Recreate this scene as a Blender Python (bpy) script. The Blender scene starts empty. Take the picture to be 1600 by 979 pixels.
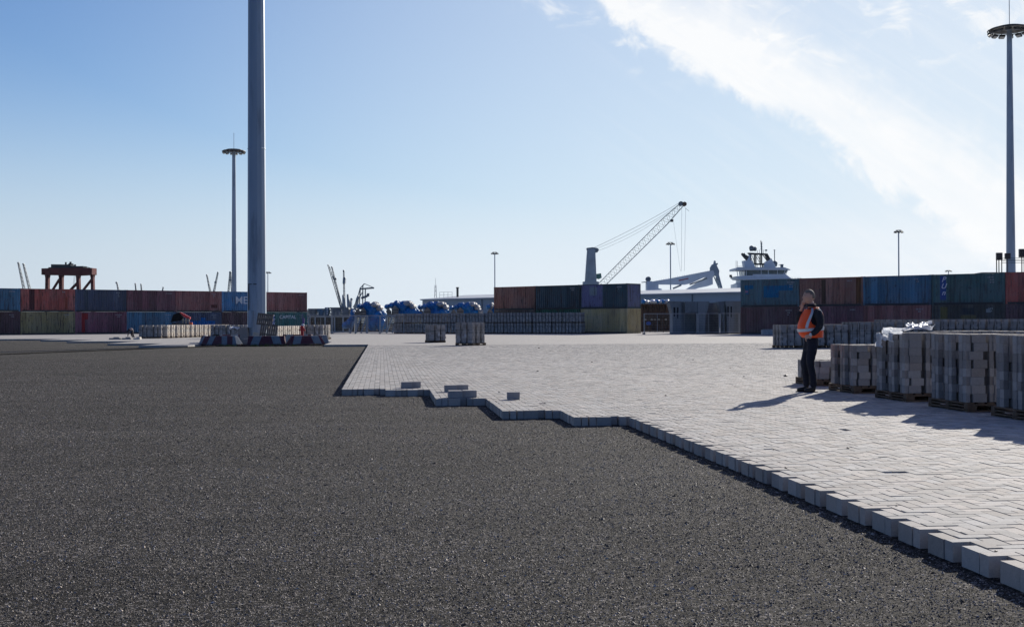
import bpy, bmesh, math, random
import numpy as np
from mathutils import Vector, Matrix

R = math.radians
SC = bpy.context.scene
COL = SC.collection
random.seed(7)

# ------------------------------------------------------------------ camera
F = 1850.0                                  # focal length in photo pixels (1600 wide)
CAMZ = 1.30
cam_d = bpy.data.cameras.new('camera'); cam = bpy.data.objects.new('camera', cam_d); COL.objects.link(cam)
cam_d.sensor_width = 36; cam_d.lens = 36 * F / 1600
cam_d.clip_start = 0.1; cam_d.clip_end = 30000
CM = Matrix.Rotation(R(90 + .381), 4, 'X') @ Matrix.Rotation(R(-.2), 4, 'Z')
cam.matrix_world = Matrix.Translation((0, 0, CAMZ)) @ CM
SC.camera = cam

def ray(px, py):
    return CM.to_3x3() @ Vector(((px - 800) / F, -(py - 489.5) / F, -1))
def P(px, py, d):
    r = ray(px, py); return Vector((0, 0, CAMZ)) + r * (d / r.y)
def G(px, py, z=0.0):
    r = ray(px, py); return Vector((0, 0, CAMZ)) + r * ((z - CAMZ) / r.z)
def XD(px, d):                               # ground position under a photo column at distance d
    p = P(px, 500, d); return Vector((p.x, d, 0))

# ------------------------------------------------------------------ light and sky
SUN_EL, SUN_AZ = 20.5, 27.0                  # azimuth clockwise from +Y
sd = bpy.data.lights.new('sun', 'SUN'); sun = bpy.data.objects.new('sun', sd); COL.objects.link(sun)
sd.energy = 5.0; sd.angle = R(.53); sd.color = (1.0, .935, .83)
sdir = Vector((math.sin(R(SUN_AZ)) * math.cos(R(SUN_EL)), math.cos(R(SUN_AZ)) * math.cos(R(SUN_EL)), math.sin(R(SUN_EL))))
sun.rotation_euler = sdir.to_track_quat('Z', 'Y').to_euler(); sun.location = (0, 0, 60)
SC.view_settings.view_transform = 'Standard'; SC.view_settings.look = 'None'
SC.view_settings.gamma = 1; SC.view_settings.exposure = 0.35; SC.view_settings.use_curve_mapping = False

class N:
    """small helper round a node tree"""
    def __init__(s, nt): s.nt = nt; s.n = nt.nodes; s.l = nt.links
    def add(s, t, **k):
        n = s.n.new(t)
        for a, b in k.items(): setattr(n, a, b)
        return n
    def set(s, inp, v):
        if isinstance(v, bpy.types.NodeSocket): s.l.new(v, inp)
        else: inp.default_value = v
    def m(s, op, a, b=0.0, c=None, clamp=False):
        n = s.add('ShaderNodeMath', operation=op, use_clamp=clamp)
        s.set(n.inputs[0], a); s.set(n.inputs[1], b)
        if c is not None: s.set(n.inputs[2], c)
        return n.outputs[0]
    def ss(s, v, a, b):                      # smoothstep a..b -> 0..1
        n = s.add('ShaderNodeMapRange', interpolation_type='SMOOTHSTEP')
        s.set(n.inputs[0], v); s.set(n.inputs[1], a); s.set(n.inputs[2], b)
        return n.outputs[0]
    def ramp(s, v, a, b, c=0.0, d=1.0):
        n = s.add('ShaderNodeMapRange'); s.set(n.inputs[0], v); s.set(n.inputs[1], a); s.set(n.inputs[2], b)
        s.set(n.inputs[3], c); s.set(n.inputs[4], d); return n.outputs[0]
    def mix(s, f, a, b, mode='MIX'):
        n = s.add('ShaderNodeMix', data_type='RGBA', blend_type=mode)
        s.set(n.inputs[0], f)
        for i, v in ((6, a), (7, b)):
            if isinstance(v, (tuple, list)): v = (*v[:3], 1)
            s.set(n.inputs[i], v)
        return n.outputs[2]
    def noise(s, vec, scale, detail=4, rough=.55, dist=0.0):
        n = s.add('ShaderNodeTexNoise'); s.l.new(vec, n.inputs['Vector'])
        n.inputs['Scale'].default_value = scale; n.inputs['Detail'].default_value = detail
        n.inputs['Roughness'].default_value = rough; n.inputs['Distortion'].default_value = dist
        return n.outputs['Fac']
    def map(s, vec, scale=(1, 1, 1), loc=(0, 0, 0), rot=(0, 0, 0)):
        n = s.add('ShaderNodeMapping'); s.set(n.inputs[0], vec)
        n.inputs['Scale'].default_value = scale; n.inputs['Location'].default_value = loc; n.inputs['Rotation'].default_value = rot
        return n.outputs[0]

W = bpy.data.worlds.new('World'); SC.world = W; W.use_nodes = True
w = N(W.node_tree); w.n.clear()
sky = w.add('ShaderNodeTexSky', sky_type='NISHITA', sun_disc=False)
sky.sun_elevation = R(SUN_EL); sky.sun_rotation = R(SUN_AZ)
sky.air_density = .9; sky.dust_density = 0.15; sky.ozone_density = 3.0; sky.altitude = 0
tc = w.add('ShaderNodeTexCoord'); sx = w.add('ShaderNodeSeparateXYZ'); w.l.new(tc.outputs['Generated'], sx.inputs[0])
yy = w.m('MAXIMUM', sx.outputs[1], .02)
gx = w.m('MULTIPLY', w.m('DIVIDE', sx.outputs[0], yy), 1.85)          # tangent-plane coordinates of the northern sky
gz = w.m('MULTIPLY', w.m('DIVIDE', sx.outputs[2], yy), 1.85)
cv = w.add('ShaderNodeCombineXYZ'); w.l.new(gx, cv.inputs[0]); w.l.new(gz, cv.inputs[1])
# direction along the cirrus band: from (.17,.50) down to the right (.70,.15)
rotv = w.map(cv.outputs[0], loc=(0, 0, 0), rot=(0, 0, R(33.4)))
srv = w.add('ShaderNodeSeparateXYZ'); w.l.new(rotv, srv.inputs[0])
n_str = w.noise(w.map(rotv, scale=(2.2, 9, 1)), 1.6, 9, .62, .5)
n_big = w.noise(w.map(rotv, scale=(1, 1.3, 1), loc=(3, 1, 0)), 3.2, 6, .6, .4)
n_fine = w.noise(w.map(cv.outputs[0], loc=(7, 2, 0)), 16, 8, .65, .6)
n_wisp = w.noise(w.map(rotv, scale=(1.2, 14, 1), loc=(2, 5, 0)), 2.4, 8, .6, 1.2)
# distance above the lower edge of the band
edge = w.m('ADD', w.m('MULTIPLY', gx, .551), w.m('MULTIPLY', gz, .8345))
edge = w.m('SUBTRACT', edge, .487)
edge = w.m('ADD', edge, w.m('MULTIPLY', w.m('SUBTRACT', n_fine, .5), .11))
edge = w.m('ADD', edge, w.m('MULTIPLY', w.m('SUBTRACT', n_big, .5), .12))
core = w.m('MULTIPLY', w.ss(edge, -.012, .028), w.ramp(w.ss(edge, .05, .19), 0, 1, 1, .12))
core = w.m('MULTIPLY', core, w.ramp(n_str, .3, .62, .72, 1.0))
core = w.m('MULTIPLY', core, w.ramp(w.ss(gz, .03, .17), 0, 1, .35, 1))
wis = w.m('MULTIPLY', w.ss(n_wisp, .42, .75), w.m('MULTIPLY', w.ss(gx, .0, .45), .5))
frag = w.m('MULTIPLY', w.ss(w.noise(w.map(cv.outputs[0], scale=(1, 1.8, 1), loc=(.3, .1, 0)), 11, 8, .6, .6), .50, .68),
           w.m('MULTIPLY', w.ss(edge, -.09, -.03), w.ss(gz, .34, .46)))
low = w.m('MULTIPLY', w.m('MULTIPLY', w.ss(gx, .1, .6), w.ss(gz, .20, .03)), w.ramp(w.noise(w.map(cv.outputs[0], scale=(1, 7, 1)), 2.3, 7, .6, .5), .35, .65, .15, .8))
fac = w.m('ADD', w.m('ADD', core, w.m('MULTIPLY', wis, .35)), w.m('ADD', w.m('MULTIPLY', frag, .6), low), clamp=True)
fac = w.m('MULTIPLY', fac, w.ss(sx.outputs[1], .05, .3), clamp=True)
# pale haze towards the horizon, brighter on the sun's side; soft shoulder on the glare round the sun
base = w.mix(1.0, sky.outputs[0], (.89, .965, 1.14), 'MULTIPLY')
sb = w.add('ShaderNodeSeparateColor'); w.l.new(base, sb.inputs[0]); cb = w.add('ShaderNodeCombineColor')
for i_, lim in ((0, 8.6), (1, 9.2), (2, 9.9)):
    x_ = sb.outputs[i_]; w.l.new(w.m('DIVIDE', x_, w.m('POWER', w.m('ADD', 1.0, w.m('POWER', w.m('DIVIDE', x_, lim), 4.0)), .25)), cb.inputs[i_])
ca = w.m('ADD', w.m('MULTIPLY', sx.outputs[0], sdir.x / sdir.xy.length), w.m('MULTIPLY', sx.outputs[1], sdir.y / sdir.xy.length))
hazec = w.mix(w.ss(ca, .62, .97), (6.0, 6.85, 7.8), (7.7, 8.45, 9.2)); hazec = w.mix(w.ss(ca, .6, -.6), hazec, (1.8, 2.7, 4.2))
hz = w.m('MULTIPLY', w.ss(sx.outputs[2], .26, -.01), .97)
skb = w.mix(w.m('MAXIMUM', w.m('POWER', hz, 1.5), w.m('MULTIPLY', w.ss(ca, .60, .97), .54)), cb.outputs[0], hazec)
skb = w.mix(w.ss(sx.outputs[2], .34, .8), skb, (.09, .28, .78), 'MULTIPLY')   # deeper blue overhead
skb = w.mix(w.ss(ca, .2, -.5), skb, (.72, .76, .82), 'MULTIPLY')
skc = w.mix(w.m('MULTIPLY', fac, .93), skb, (9.7, 9.75, 9.8))
bg = w.add('ShaderNodeBackground'); w.l.new(skc, bg.inputs[0]); bg.inputs[1].default_value = .08
wo = w.add('ShaderNodeOutputWorld'); w.l.new(bg.outputs[0], wo.inputs[0])

# ------------------------------------------------------------------ materials
def pbsdf(name):
    m = bpy.data.materials.new(name); m.use_nodes = True
    t = N(m.node_tree); b = t.n['Principled BSDF']
    return m, t, b
MATS = {}
def mat(name, col, rough=.6, metal=0.0, var=.25, scale=3.0, bump=0.0, spec=.5, dirt=None, vstretch=1.0):
    if name in MATS: return MATS[name]
    m, t, b = pbsdf(name)
    tc = t.add('ShaderNodeTexCoord'); oi = t.add('ShaderNodeObjectInfo')
    off = t.add('ShaderNodeVectorMath', operation='ADD'); t.l.new(tc.outputs['Object'], off.inputs[0])
    sc = t.add('ShaderNodeVectorMath', operation='SCALE'); cx = t.add('ShaderNodeCombineXYZ')
    t.l.new(oi.outputs['Random'], cx.inputs[0]); t.l.new(oi.outputs['Random'], cx.inputs[1])
    t.l.new(cx.outputs[0], sc.inputs[0]); sc.inputs[3].default_value = 37.0
    t.l.new(sc.outputs[0], off.inputs[1])
    v = t.map(off.outputs[0], scale=(1, 1, vstretch))
    n1 = t.noise(v, scale, 6, .6)
    k = t.ramp(n1, .28, .72, 1 - var, 1 + var)
    cc = t.mix(1.0, col, (1, 1, 1), 'MULTIPLY')
    hs = t.add('ShaderNodeHueSaturation'); t.l.new(cc, hs.inputs['Color']); t.l.new(k, hs.inputs['Value'])
    c = hs.outputs[0]
    if dirt:
        n2 = t.noise(v, scale * 2.7, 8, .65)
        c = t.mix(t.m('MULTIPLY', t.ss(n2, .52, .68), dirt[3]), c, dirt[:3])
    t.l.new(c, b.inputs['Base Color'])
    b.inputs['Roughness'].default_value = rough; b.inputs['Metallic'].default_value = metal
    b.inputs['Specular IOR Level'].default_value = spec
    if bump:
        bn = t.add('ShaderNodeBump'); bn.inputs['Strength'].default_value = bump; bn.inputs['Distance'].default_value = .02
        t.l.new(t.noise(v, scale * 8, 5, .6), bn.inputs['Height']); t.l.new(bn.outputs[0], b.inputs['Normal'])
    MATS[name] = m
    return m

def paint_mat(name, col, patches=(), rust=.5, fade=.3):
    """weathered container paint; patches: (x0, x1, z0, z1, colour) repainted or worn rectangles on the long side"""
    m, t, b = pbsdf(name)
    tc = t.add('ShaderNodeTexCoord'); o = tc.outputs['Object']; s = t.add('ShaderNodeSeparateXYZ'); t.l.new(o, s.inputs[0])
    ox = random.uniform(-40, 40); oz = random.uniform(-40, 40)
    v = t.map(o, scale=(1, 1, .35), loc=(ox, oz, 3)); v2 = t.map(o, scale=(2.4, 2.4, .25), loc=(oz, ox, 1)); v3 = t.map(o, loc=(ox, 2, oz))
    big = t.noise(v3, .7, 5, .6); strk = t.noise(v2, 2.2, 7, .65); spots = t.noise(v3, 3.1, 9, .7)
    lum = sum(col) / 3
    faded = tuple(c * .55 + lum * .45 + .02 for c in col)
    c = t.mix(t.m('MULTIPLY', t.ss(big, .38, .66), fade * 1.6), col, faded)
    fl = t.m('FLOOR', t.m('MULTIPLY', t.m('ADD', s.outputs[0], ox), 1.7))      # panels of slightly different age
    wn = t.add('ShaderNodeTexWhiteNoise', noise_dimensions='1D'); t.l.new(fl, wn.inputs['W'])
    hs = t.add('ShaderNodeHueSaturation'); t.l.new(c, hs.inputs['Color']); t.l.new(t.ramp(wn.outputs[0], 0, 1, .72, 1.28), hs.inputs['Value']); c = hs.outputs[0]
    for (x0, x1, z0, z1, pc) in patches:
        f = t.m('MULTIPLY', t.m('MULTIPLY', t.m('GREATER_THAN', s.outputs[0], x0), t.m('LESS_THAN', s.outputs[0], x1)),
                t.m('MULTIPLY', t.m('GREATER_THAN', s.outputs[2], z0), t.m('LESS_THAN', s.outputs[2], z1)))
        c = t.mix(f, c, pc)
    c = t.mix(t.m('MULTIPLY', t.ss(strk, .50, .66), min(1, rust * 1.5)), c, (.050, .030, .022))
    c = t.mix(t.m('MULTIPLY', t.ss(spots, .58, .66), min(1, rust * 1.5)), c, (.030, .018, .014))
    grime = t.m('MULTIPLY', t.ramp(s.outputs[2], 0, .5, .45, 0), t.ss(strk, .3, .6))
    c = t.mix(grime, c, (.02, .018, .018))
    t.l.new(c, b.inputs['Base Color']); b.inputs['Roughness'].default_value = .62; b.inputs['Specular IOR Level'].default_value = .35
    return m

M = {}
M['steel_dark'] = mat('dark weathered steel', (.03, .03, .034), .6, .2, .3, 2)
M['galv'] = mat('galvanised mast steel', (.30, .38, .47), .5, .1, .16, .6, dirt=(.12, .14, .17, .5), vstretch=.15)
M['galvl'] = mat('galvanised tube', (.35, .37, .40), .5, .4, .15, 2)
M['lampblk'] = mat('floodlight housing', (.05, .05, .05), .5, .3, .3, 3)
M['glass'] = mat('floodlight glass', (.5, .52, .5), .2, 0, .2, 3)
M['wood'] = mat('pallet wood', (.13, .085, .055), .85, 0, .4, 6, .3, dirt=(.05, .04, .03, .6))
M['woodgrey'] = mat('weathered pallet wood', (.17, .14, .115), .85, 0, .4, 6, .3)
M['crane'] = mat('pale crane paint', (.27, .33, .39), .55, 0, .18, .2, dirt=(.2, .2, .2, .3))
M['cranedark'] = mat('dark crane steel', (.11, .15, .19), .6, .1, .2, .3)
M['shipwhite'] = mat('ship white paint', (.60, .66, .72), .5, 0, .1, .4)
M['shipdark'] = mat('ship dark paint', (.03, .038, .048), .9, 0, .2, .4, spec=.1)
M['shipglass'] = mat('bridge windows', (.06, .10, .12), .15, 0, .2, .5)
M['rustred'] = mat('rust red gantry paint', (.10, .018, .02), .85, 0, .35, .35, spec=.2, dirt=(.02, .01, .01, .7))
M['white'] = mat('white plastic', (.75, .76, .78), .4, 0, .06, 3)
M['black'] = mat('black rubber', (.012, .012, .013), .95, 0, .2, 4, spec=.1)
M['red'] = mat('red paint', (.55, .02, .025), .4, 0, .15, 3)
M['orange'] = mat('orange paint', (.7, .12, .04), .5, 0, .15, 3)
M['tarp'] = mat('blue tarpaulin', (.012, .16, .42), .5, 0, .45, 1.8, 1.0, spec=.3)
M['concrete'] = mat('cast concrete', (.17, .195, .22), .8, 0, .22, .9, .15, dirt=(.10, .12, .13, .6), vstretch=.35)
M['rusty'] = mat('rusty steel', (.09, .05, .032), .85, .1, .5, 2.5, .3)
M['ivory'] = mat('cable reel cream', (.42, .39, .33), .7, 0, .3, 3)
M['lettering'] = mat('white lettering', (.75, .77, .8), .6, 0, .15, 6)
M['whitefade'] = mat('faded lettering', (.42, .42, .44), .7, 0, .3, 9)
M['blueplate'] = mat('blue lettering board', (.01, .05, .24), .5, 0, .2, 4)
M['yellow'] = mat('yellow paint', (.55, .36, .02), .6, 0, .2, 4)
M['weed'] = mat('weeds', (.09, .11, .02), .8, 0, .4, 7)

def block_mat(name, col, var, speck=True, tone=1.0, island=True, blockw=None):
    m, t, b = pbsdf(name)
    ge = t.add('ShaderNodeNewGeometry'); tc = t.add('ShaderNodeTexCoord'); o = tc.outputs['Object']
    if island: rnd = ge.outputs['Random Per Island']
    else:
        vv = t.map(o, scale=(1 / .105, 1 / .21, 1), rot=(0, 0, 0))
        fl = t.add('ShaderNodeVectorMath', operation='FLOOR'); t.l.new(vv, fl.inputs[0])
        wn = t.add('ShaderNodeTexWhiteNoise', noise_dimensions='3D'); t.l.new(fl.outputs[0], wn.inputs[0]); rnd = wn.outputs[0]
    big = t.noise(o, .22, 5, .6); med = t.noise(o, 1.3, 5, .6)
    fine = t.noise(o, 170, 3, .7); mid = t.noise(o, 24, 5, .65)
    val = t.m('MULTIPLY', t.ramp(rnd, 0, 1, 1 - var, 1 + var), t.ramp(big, .3, .7, .93, 1.07))
    val = t.m('MULTIPLY', val, t.ramp(med, .3, .7, .93, 1.06)); val = t.m('MULTIPLY', val, t.ramp(mid, .25, .75, .88, 1.1))
    val = t.m('MULTIPLY', val, t.ramp(fine, .3, .7, .82, 1.18)); val = t.m('MULTIPLY', val, tone)
    wn2 = t.add('ShaderNodeTexWhiteNoise', noise_dimensions='1D'); t.l.new(t.m('MULTIPLY', rnd, 371.3), wn2.inputs['W'])
    c0 = t.mix(wn2.outputs[0], col, (col[0] * 1.07, col[1] * .99, col[2] * .93))
    hs = t.add('ShaderNodeHueSaturation'); t.l.new(c0, hs.inputs['Color']); t.l.new(val, hs.inputs['Value'])
    t.l.new(hs.outputs[0], b.inputs['Base Color']); b.inputs['Roughness'].default_value = .88; b.inputs['Specular IOR Level'].default_value = .22
    bn = t.add('ShaderNodeBump'); bn.inputs['Strength'].default_value = .35; bn.inputs['Distance'].default_value = .003
    t.l.new(fine, bn.inputs['Height']); t.l.new(bn.outputs[0], b.inputs['Normal'])
    return m
PAVC = (.385, .383, .376)
M['paver'] = block_mat('concrete paver', PAVC, .19)
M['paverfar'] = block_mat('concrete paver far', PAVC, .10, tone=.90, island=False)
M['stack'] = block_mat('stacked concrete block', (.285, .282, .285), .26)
M['stack_sunlit'] = block_mat('sunlit stacked block', (.58, .55, .50), .12)  # same blocks in a lighter colour, sunlight on their faces put in

# asphalt: dark binder with exposed pale stones
m, t, b = pbsdf('open asphalt'); M['asphalt'] = m
tc = t.add('ShaderNodeTexCoord'); o = tc.outputs['Object']
def vor(scale, loc=(0, 0, 0)):
    v = t.add('ShaderNodeTexVoronoi'); t.l.new(t.map(o, loc=loc), v.inputs['Vector']); v.inputs['Scale'].default_value = scale
    s = t.add('ShaderNodeSeparateColor'); t.l.new(v.outputs['Color'], s.inputs[0]); return v.outputs['Distance'], s.outputs[0], s.outputs[1]
d1, r1, g1 = vor(95); d2, r2, g2 = vor(48, (3, 5, 0)); d3, r3, g3 = vor(190, (9, 1, 0))
st = t.m('ADD', t.m('MULTIPLY', t.m('POWER', r1, 9), .46), t.m('MULTIPLY', t.m('POWER', r2, 16), .38))
st = t.m('ADD', st, t.m('MULTIPLY', t.m('POWER', r3, 4), .07))
pit = t.ramp(d1, .0, .55, 1.15, .45)
lo = t.noise(o, .25, 5, .6); lanes = t.noise(t.map(o, scale=(.12, 1.0, 1), rot=(0, 0, R(8))), 1.1, 4, .6); md = t.noise(o, 2.0, 6, .65)
k = t.m('MULTIPLY', t.ramp(lo, .3, .7, .86, 1.14), t.m('MULTIPLY', t.ramp(lanes, .3, .7, .80, 1.2), t.ramp(md, .3, .7, .9, 1.12)))
val = t.m('MULTIPLY', t.m('MULTIPLY', t.m('ADD', st, .010), pit), k)
c = t.mix(g1, (1.0, .96, .91), (1.02, .90, .80))
hs = t.add('ShaderNodeHueSaturation'); t.l.new(c, hs.inputs['Color']); t.l.new(val, hs.inputs['Value'])
t.l.new(hs.outputs[0], b.inputs['Base Color']); b.inputs['Roughness'].default_value = .95; b.inputs['Specular IOR Level'].default_value = .1
bn = t.add('ShaderNodeBump'); bn.inputs['Strength'].default_value = .8; bn.inputs['Distance'].default_value = .006
t.l.new(t.m('MULTIPLY', t.m('ADD', t.m('MULTIPLY', d1, -1), t.m('MULTIPLY', g1, .5)), 1), bn.inputs['Height']); t.l.new(bn.outputs[0], b.inputs['Normal'])

# ------------------------------------------------------------------ mesh helpers
class MB:
    def __init__(s): s.v = []; s.f = []; s.mi = []
    def raw(s, vs, fs, mi=0):
        o = len(s.v); s.v += [tuple(v) for v in vs]; s.f += [tuple(i + o for i in f) for f in fs]; s.mi += [mi] * len(fs); return s
    def box(s, c, d, rz=0.0, mi=0, rx=0.0, ry=0.0):
        m = Matrix.Translation(c) @ Matrix.Rotation(rz, 4, 'Z') @ Matrix.Rotation(ry, 4, 'Y') @ Matrix.Rotation(rx, 4, 'X')
        vs = [m @ Vector((x * d[0] / 2, y * d[1] / 2, z * d[2] / 2)) for x in (-1, 1) for y in (-1, 1) for z in (-1, 1)]
        return s.raw(vs, [(0, 1, 3, 2), (4, 6, 7, 5), (0, 4, 5, 1), (2, 3, 7, 6), (0, 2, 6, 4), (1, 5, 7, 3)], mi)
    def tube(s, a, b, r, n=8, r2=None, mi=0, caps=True):
        a = Vector(a); b = Vector(b); r2 = r if r2 is None else r2; z = (b - a).normalized()
        x = z.orthogonal().normalized(); y = z.cross(x); vs = []
        for p, q in ((a, r), (b, r2)):
            for i in range(n):
                t = 2 * math.pi * i / n; vs.append(p + x * math.cos(t) * q + y * math.sin(t) * q)
        fs = [(i, (i + 1) % n, n + (i + 1) % n, n + i) for i in range(n)]
        if caps: fs += [tuple(range(n))[::-1], tuple(range(n, 2 * n))]
        return s.raw(vs, fs, mi)
    def lathe(s, c, prof, n=16, mi=0):          # prof: (r, z)
        c = Vector(c); vs = []; fs = []
        for r, z in prof:
            for i in range(n):
                t = 2 * math.pi * (i + .5) / n; vs.append(c + Vector((r * math.cos(t), r * math.sin(t), z)))
        for k in range(len(prof) - 1):
            for i in range(n): fs.append((k * n + i, k * n + (i + 1) % n, (k + 1) * n + (i + 1) % n, (k + 1) * n + i))
        fs += [tuple(range(n))[::-1], tuple(range((len(prof) - 1) * n, len(prof) * n))]
        return s.raw(vs, fs, mi)
    def prism(s, pts, y0, y1, mi=0):            # polygon in x,z extruded along y
        n = len(pts); vs = [(x, y0, z) for x, z in pts] + [(x, y1, z) for x, z in pts]
        fs = [tuple(range(n)), tuple(range(n, 2 * n))[::-1]] + [(i, n + i, n + (i + 1) % n, (i + 1) % n) for i in range(n)]
        return s.raw(vs, fs, mi)
    def flat(s, pts, z0, z1, mi=0):             # polygon in x,y extruded along z
        n = len(pts); vs = [(x, y, z0) for x, y in pts] + [(x, y, z1) for x, y in pts]
        fs = [tuple(range(n))[::-1], tuple(range(n, 2 * n))] + [(i, (i + 1) % n, n + (i + 1) % n, n + i) for i in range(n)]
        return s.raw(vs, fs, mi)
    def lattice(s, a, b, w0, w1, n, rc, rb, side, up, mi=0):
        """four-chord truss from a to b; w0/w1 widths"""
        a = Vector(a); b = Vector(b); side = Vector(side).normalized(); up = Vector(up).normalized()
        def cor(t, i):
            ww = w0 + (w1 - w0) * t; h = ww / 2
            return a.lerp(b, t) + side * h * (-1, 1, 1, -1)[i] + up * h * (-1, -1, 1, 1)[i]
        for i in range(4): s.tube(cor(0, i), cor(1, i), rc, 4, mi=mi)
        for k in range(n):
            for i in range(4):
                j = (i + 1) % 4
                p, q = (i, j) if (k + i) % 2 else (j, i)
                s.tube(cor(k / n, p), cor((k + 1) / n, q), rb, 3, mi=mi, caps=False)
        return s
    def build(s, name, mats, parent=None, smooth=False, fixn=True):
        me = bpy.data.meshes.new(name); me.from_pydata(s.v, [], s.f)
        mats = mats if isinstance(mats, (list, tuple)) else [mats]
        for m in mats: me.materials.append(m)
        if len(mats) > 1: me.polygons.foreach_set('material_index', s.mi)
        if fixn and len(s.f) < 60000:
            bm = bmesh.new(); bm.from_mesh(me); bmesh.ops.recalc_face_normals(bm, faces=bm.faces); bm.to_mesh(me); bm.free()
        if smooth: me.polygons.foreach_set('use_smooth', [True] * len(me.polygons))
        me.update()
        o = bpy.data.objects.new(name, me); COL.objects.link(o)
        if parent: o.parent = parent
        return o

def tag(o, label=None, cat=None, group=None, kind=None):
    if label: o['label'] = label
    if cat: o['category'] = cat
    if group: o['group'] = group
    if kind: o['kind'] = kind
    return o
def thing(name, label, cat, loc=(0, 0, 0), rz=0.0, group=None):
    o = bpy.data.objects.new(name, None); COL.objects.link(o); o.empty_display_size = .2
    o.location = loc; o.rotation_euler = (0, 0, rz)
    return tag(o, label, cat, group)
def children(o): return [c for c in bpy.data.objects if c.parent == o]
def dup(root, loc, rz, label, group=None):
    def cp(o, par):
        c = o.copy(); COL.objects.link(c); c.parent = par
        for ch in o_children.get(o.name, ()): cp(ch, c)
        return c
    o_children = {}
    for c in bpy.data.objects:
        if c.parent: o_children.setdefault(c.parent.name, []).append(c)
    r = cp(root, None); r.location = loc; r.rotation_euler = (0, 0, rz); r['label'] = label
    if group: r['group'] = group
    return r
def text(name, s, size, loc, parent, m, shear=0.0, depth=.004, rot=(R(90), 0, 0), sx=1.0):
    c = bpy.data.curves.new(name, 'FONT'); c.body = s; c.size = size; c.shear = shear; c.extrude = depth
    c.align_x = 'CENTER'; c.align_y = 'CENTER'; c.materials.append(m); c.offset = .006
    o0 = bpy.data.objects.new('tmp', c); COL.objects.link(o0); dg = bpy.context.evaluated_depsgraph_get(); dg.update()
    me = bpy.data.meshes.new_from_object(o0.evaluated_get(dg)); bpy.data.objects.remove(o0); me.name = name
    if not me.materials: me.materials.append(m)
    o = bpy.data.objects.new(name, me); COL.objects.link(o); o.location = loc; o.rotation_euler = rot; o.scale = (sx, 1, 1); o.parent = parent
    return o

# ------------------------------------------------------------------ ground
TH = R(6.26); CT, ST = math.cos(TH), math.sin(TH); CW = .105
def VU(v, u): return (v * CT - u * ST, v * ST + u * CT)       # paving frame -> world
mb = MB(); mb.raw([(-9000, -3000, -.12), (9000, -3000, -.12), (9000, 15000, -.12), (-9000, 15000, -.12)], [(0, 1, 2, 3)])
tag(mb.build('asphalt_ground', M['asphalt']), kind='structure')

UFAR = 66.15                                    # pavers are single blocks up to here, one slab beyond
V0 = -7.5
fronts = [220, 216, 190, 163, 151]              # first row of each eight-block step
def inside(i, j):
    if i < 0: return False
    c = i // 8
    if c < 5: return j >= fronts[c]
    return True
rng = np.random.default_rng(3)
jmax = int(UFAR / CW); jmin = 2
cells = []
for j in range(jmin, jmax):
    imax = int((.57 * j * CW + 5) / CW - V0)
    i0 = 0
    if j < fronts[4]: i0 = 39
    if j < fronts[4]:
        i0 = 39
    for i in range(i0, imax):
        if j < fronts[4]:
            ins = True
        else: ins = inside(i, j)
        if not ins: continue
        k = (i - j) % 4
        if k == 0: cells.append((i, j, 2, 1))
        elif k == 3: cells.append((i, j, 1, 2))
        elif k == 1:
            left_in = i - 1 >= i0 if j < fronts[4] else inside(i - 1, j)
            if not left_in and not (j < fronts[4]): cells.append((i, j, 1, 1))
        elif k == 2:
            below = inside(i, j - 1) if j >= fronts[4] + 1 or j > fronts[4] else (i >= 39)
            if not below and (i // 4) % 2 == 0: cells.append((i, j, 1, 1))
cl = np.array(cells, dtype=float)
ii_, jj_ = cl[:, 0].astype(int), cl[:, 1].astype(int); fr_ = np.array(fronts)[np.minimum(np.maximum(ii_, 0) // 8, 4)]
edgeb = ((jj_ >= fronts[4]) & (ii_ < 40) & (jj_ - fr_ < 2)) | ((jj_ < fronts[4]) & (ii_ < 41)) | ((jj_ >= fronts[4]) & (ii_ < 2))
for c_, f_ in enumerate(fronts[1:]): edgeb |= (ii_ // 8 == c_ + 1) & (ii_ % 8 < 2) & (jj_ < fronts[c_] + 1) & (jj_ >= f_)
n = len(cl); gap = np.where(edgeb, .0065, .0040)
x0 = (cl[:, 0] + V0) * CW + gap; x1 = (cl[:, 0] + cl[:, 2] + V0) * CW - gap
y0 = cl[:, 1] * CW + gap; y1 = (cl[:, 1] + cl[:, 3]) * CW - gap
jit = rng.normal(0, 1, (n, 4)) * np.where(edgeb, .0028, .0009)[:, None]; x0 += jit[:, 0]; x1 += jit[:, 1]; y0 += jit[:, 2]; y1 += jit[:, 3]
bx0 = np.minimum(x0, x1)
zt = rng.normal(0, .0014, n); tx = rng.normal(0, .003, n); ty = rng.normal(0, .003, n)
low = rng.random(n) < .0006; zt[low] -= .02
VX = np.zeros((n, 8, 3))
for q, (xx, yv, top) in enumerate([(x0, y0, 0), (x1, y0, 0), (x1, y1, 0), (x0, y1, 0), (x0, y0, 1), (x1, y0, 1), (x1, y1, 1), (x0, y1, 1)]):
    VX[:, q, 0] = xx * CT - yv * ST; VX[:, q, 1] = xx * ST + yv * CT
    VX[:, q, 2] = (zt + tx * (xx - (x0 + x1) / 2) + ty * (yv - (y0 + y1) / 2)) if top else -.119
FQ = np.array([(4, 5, 6, 7), (0, 1, 5, 4), (1, 2, 6, 5), (2, 3, 7, 6), (3, 0, 4, 7)])
faces = (np.arange(n)[:, None, None] * 8 + FQ[None]).reshape(-1)
me = bpy.data.meshes.new('paved_yard'); me.vertices.add(n * 8); me.vertices.foreach_set('co', VX.reshape(-1))
nf = n * 5; me.loops.add(nf * 4); me.loops.foreach_set('vertex_index', faces.astype(np.int32))
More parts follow.
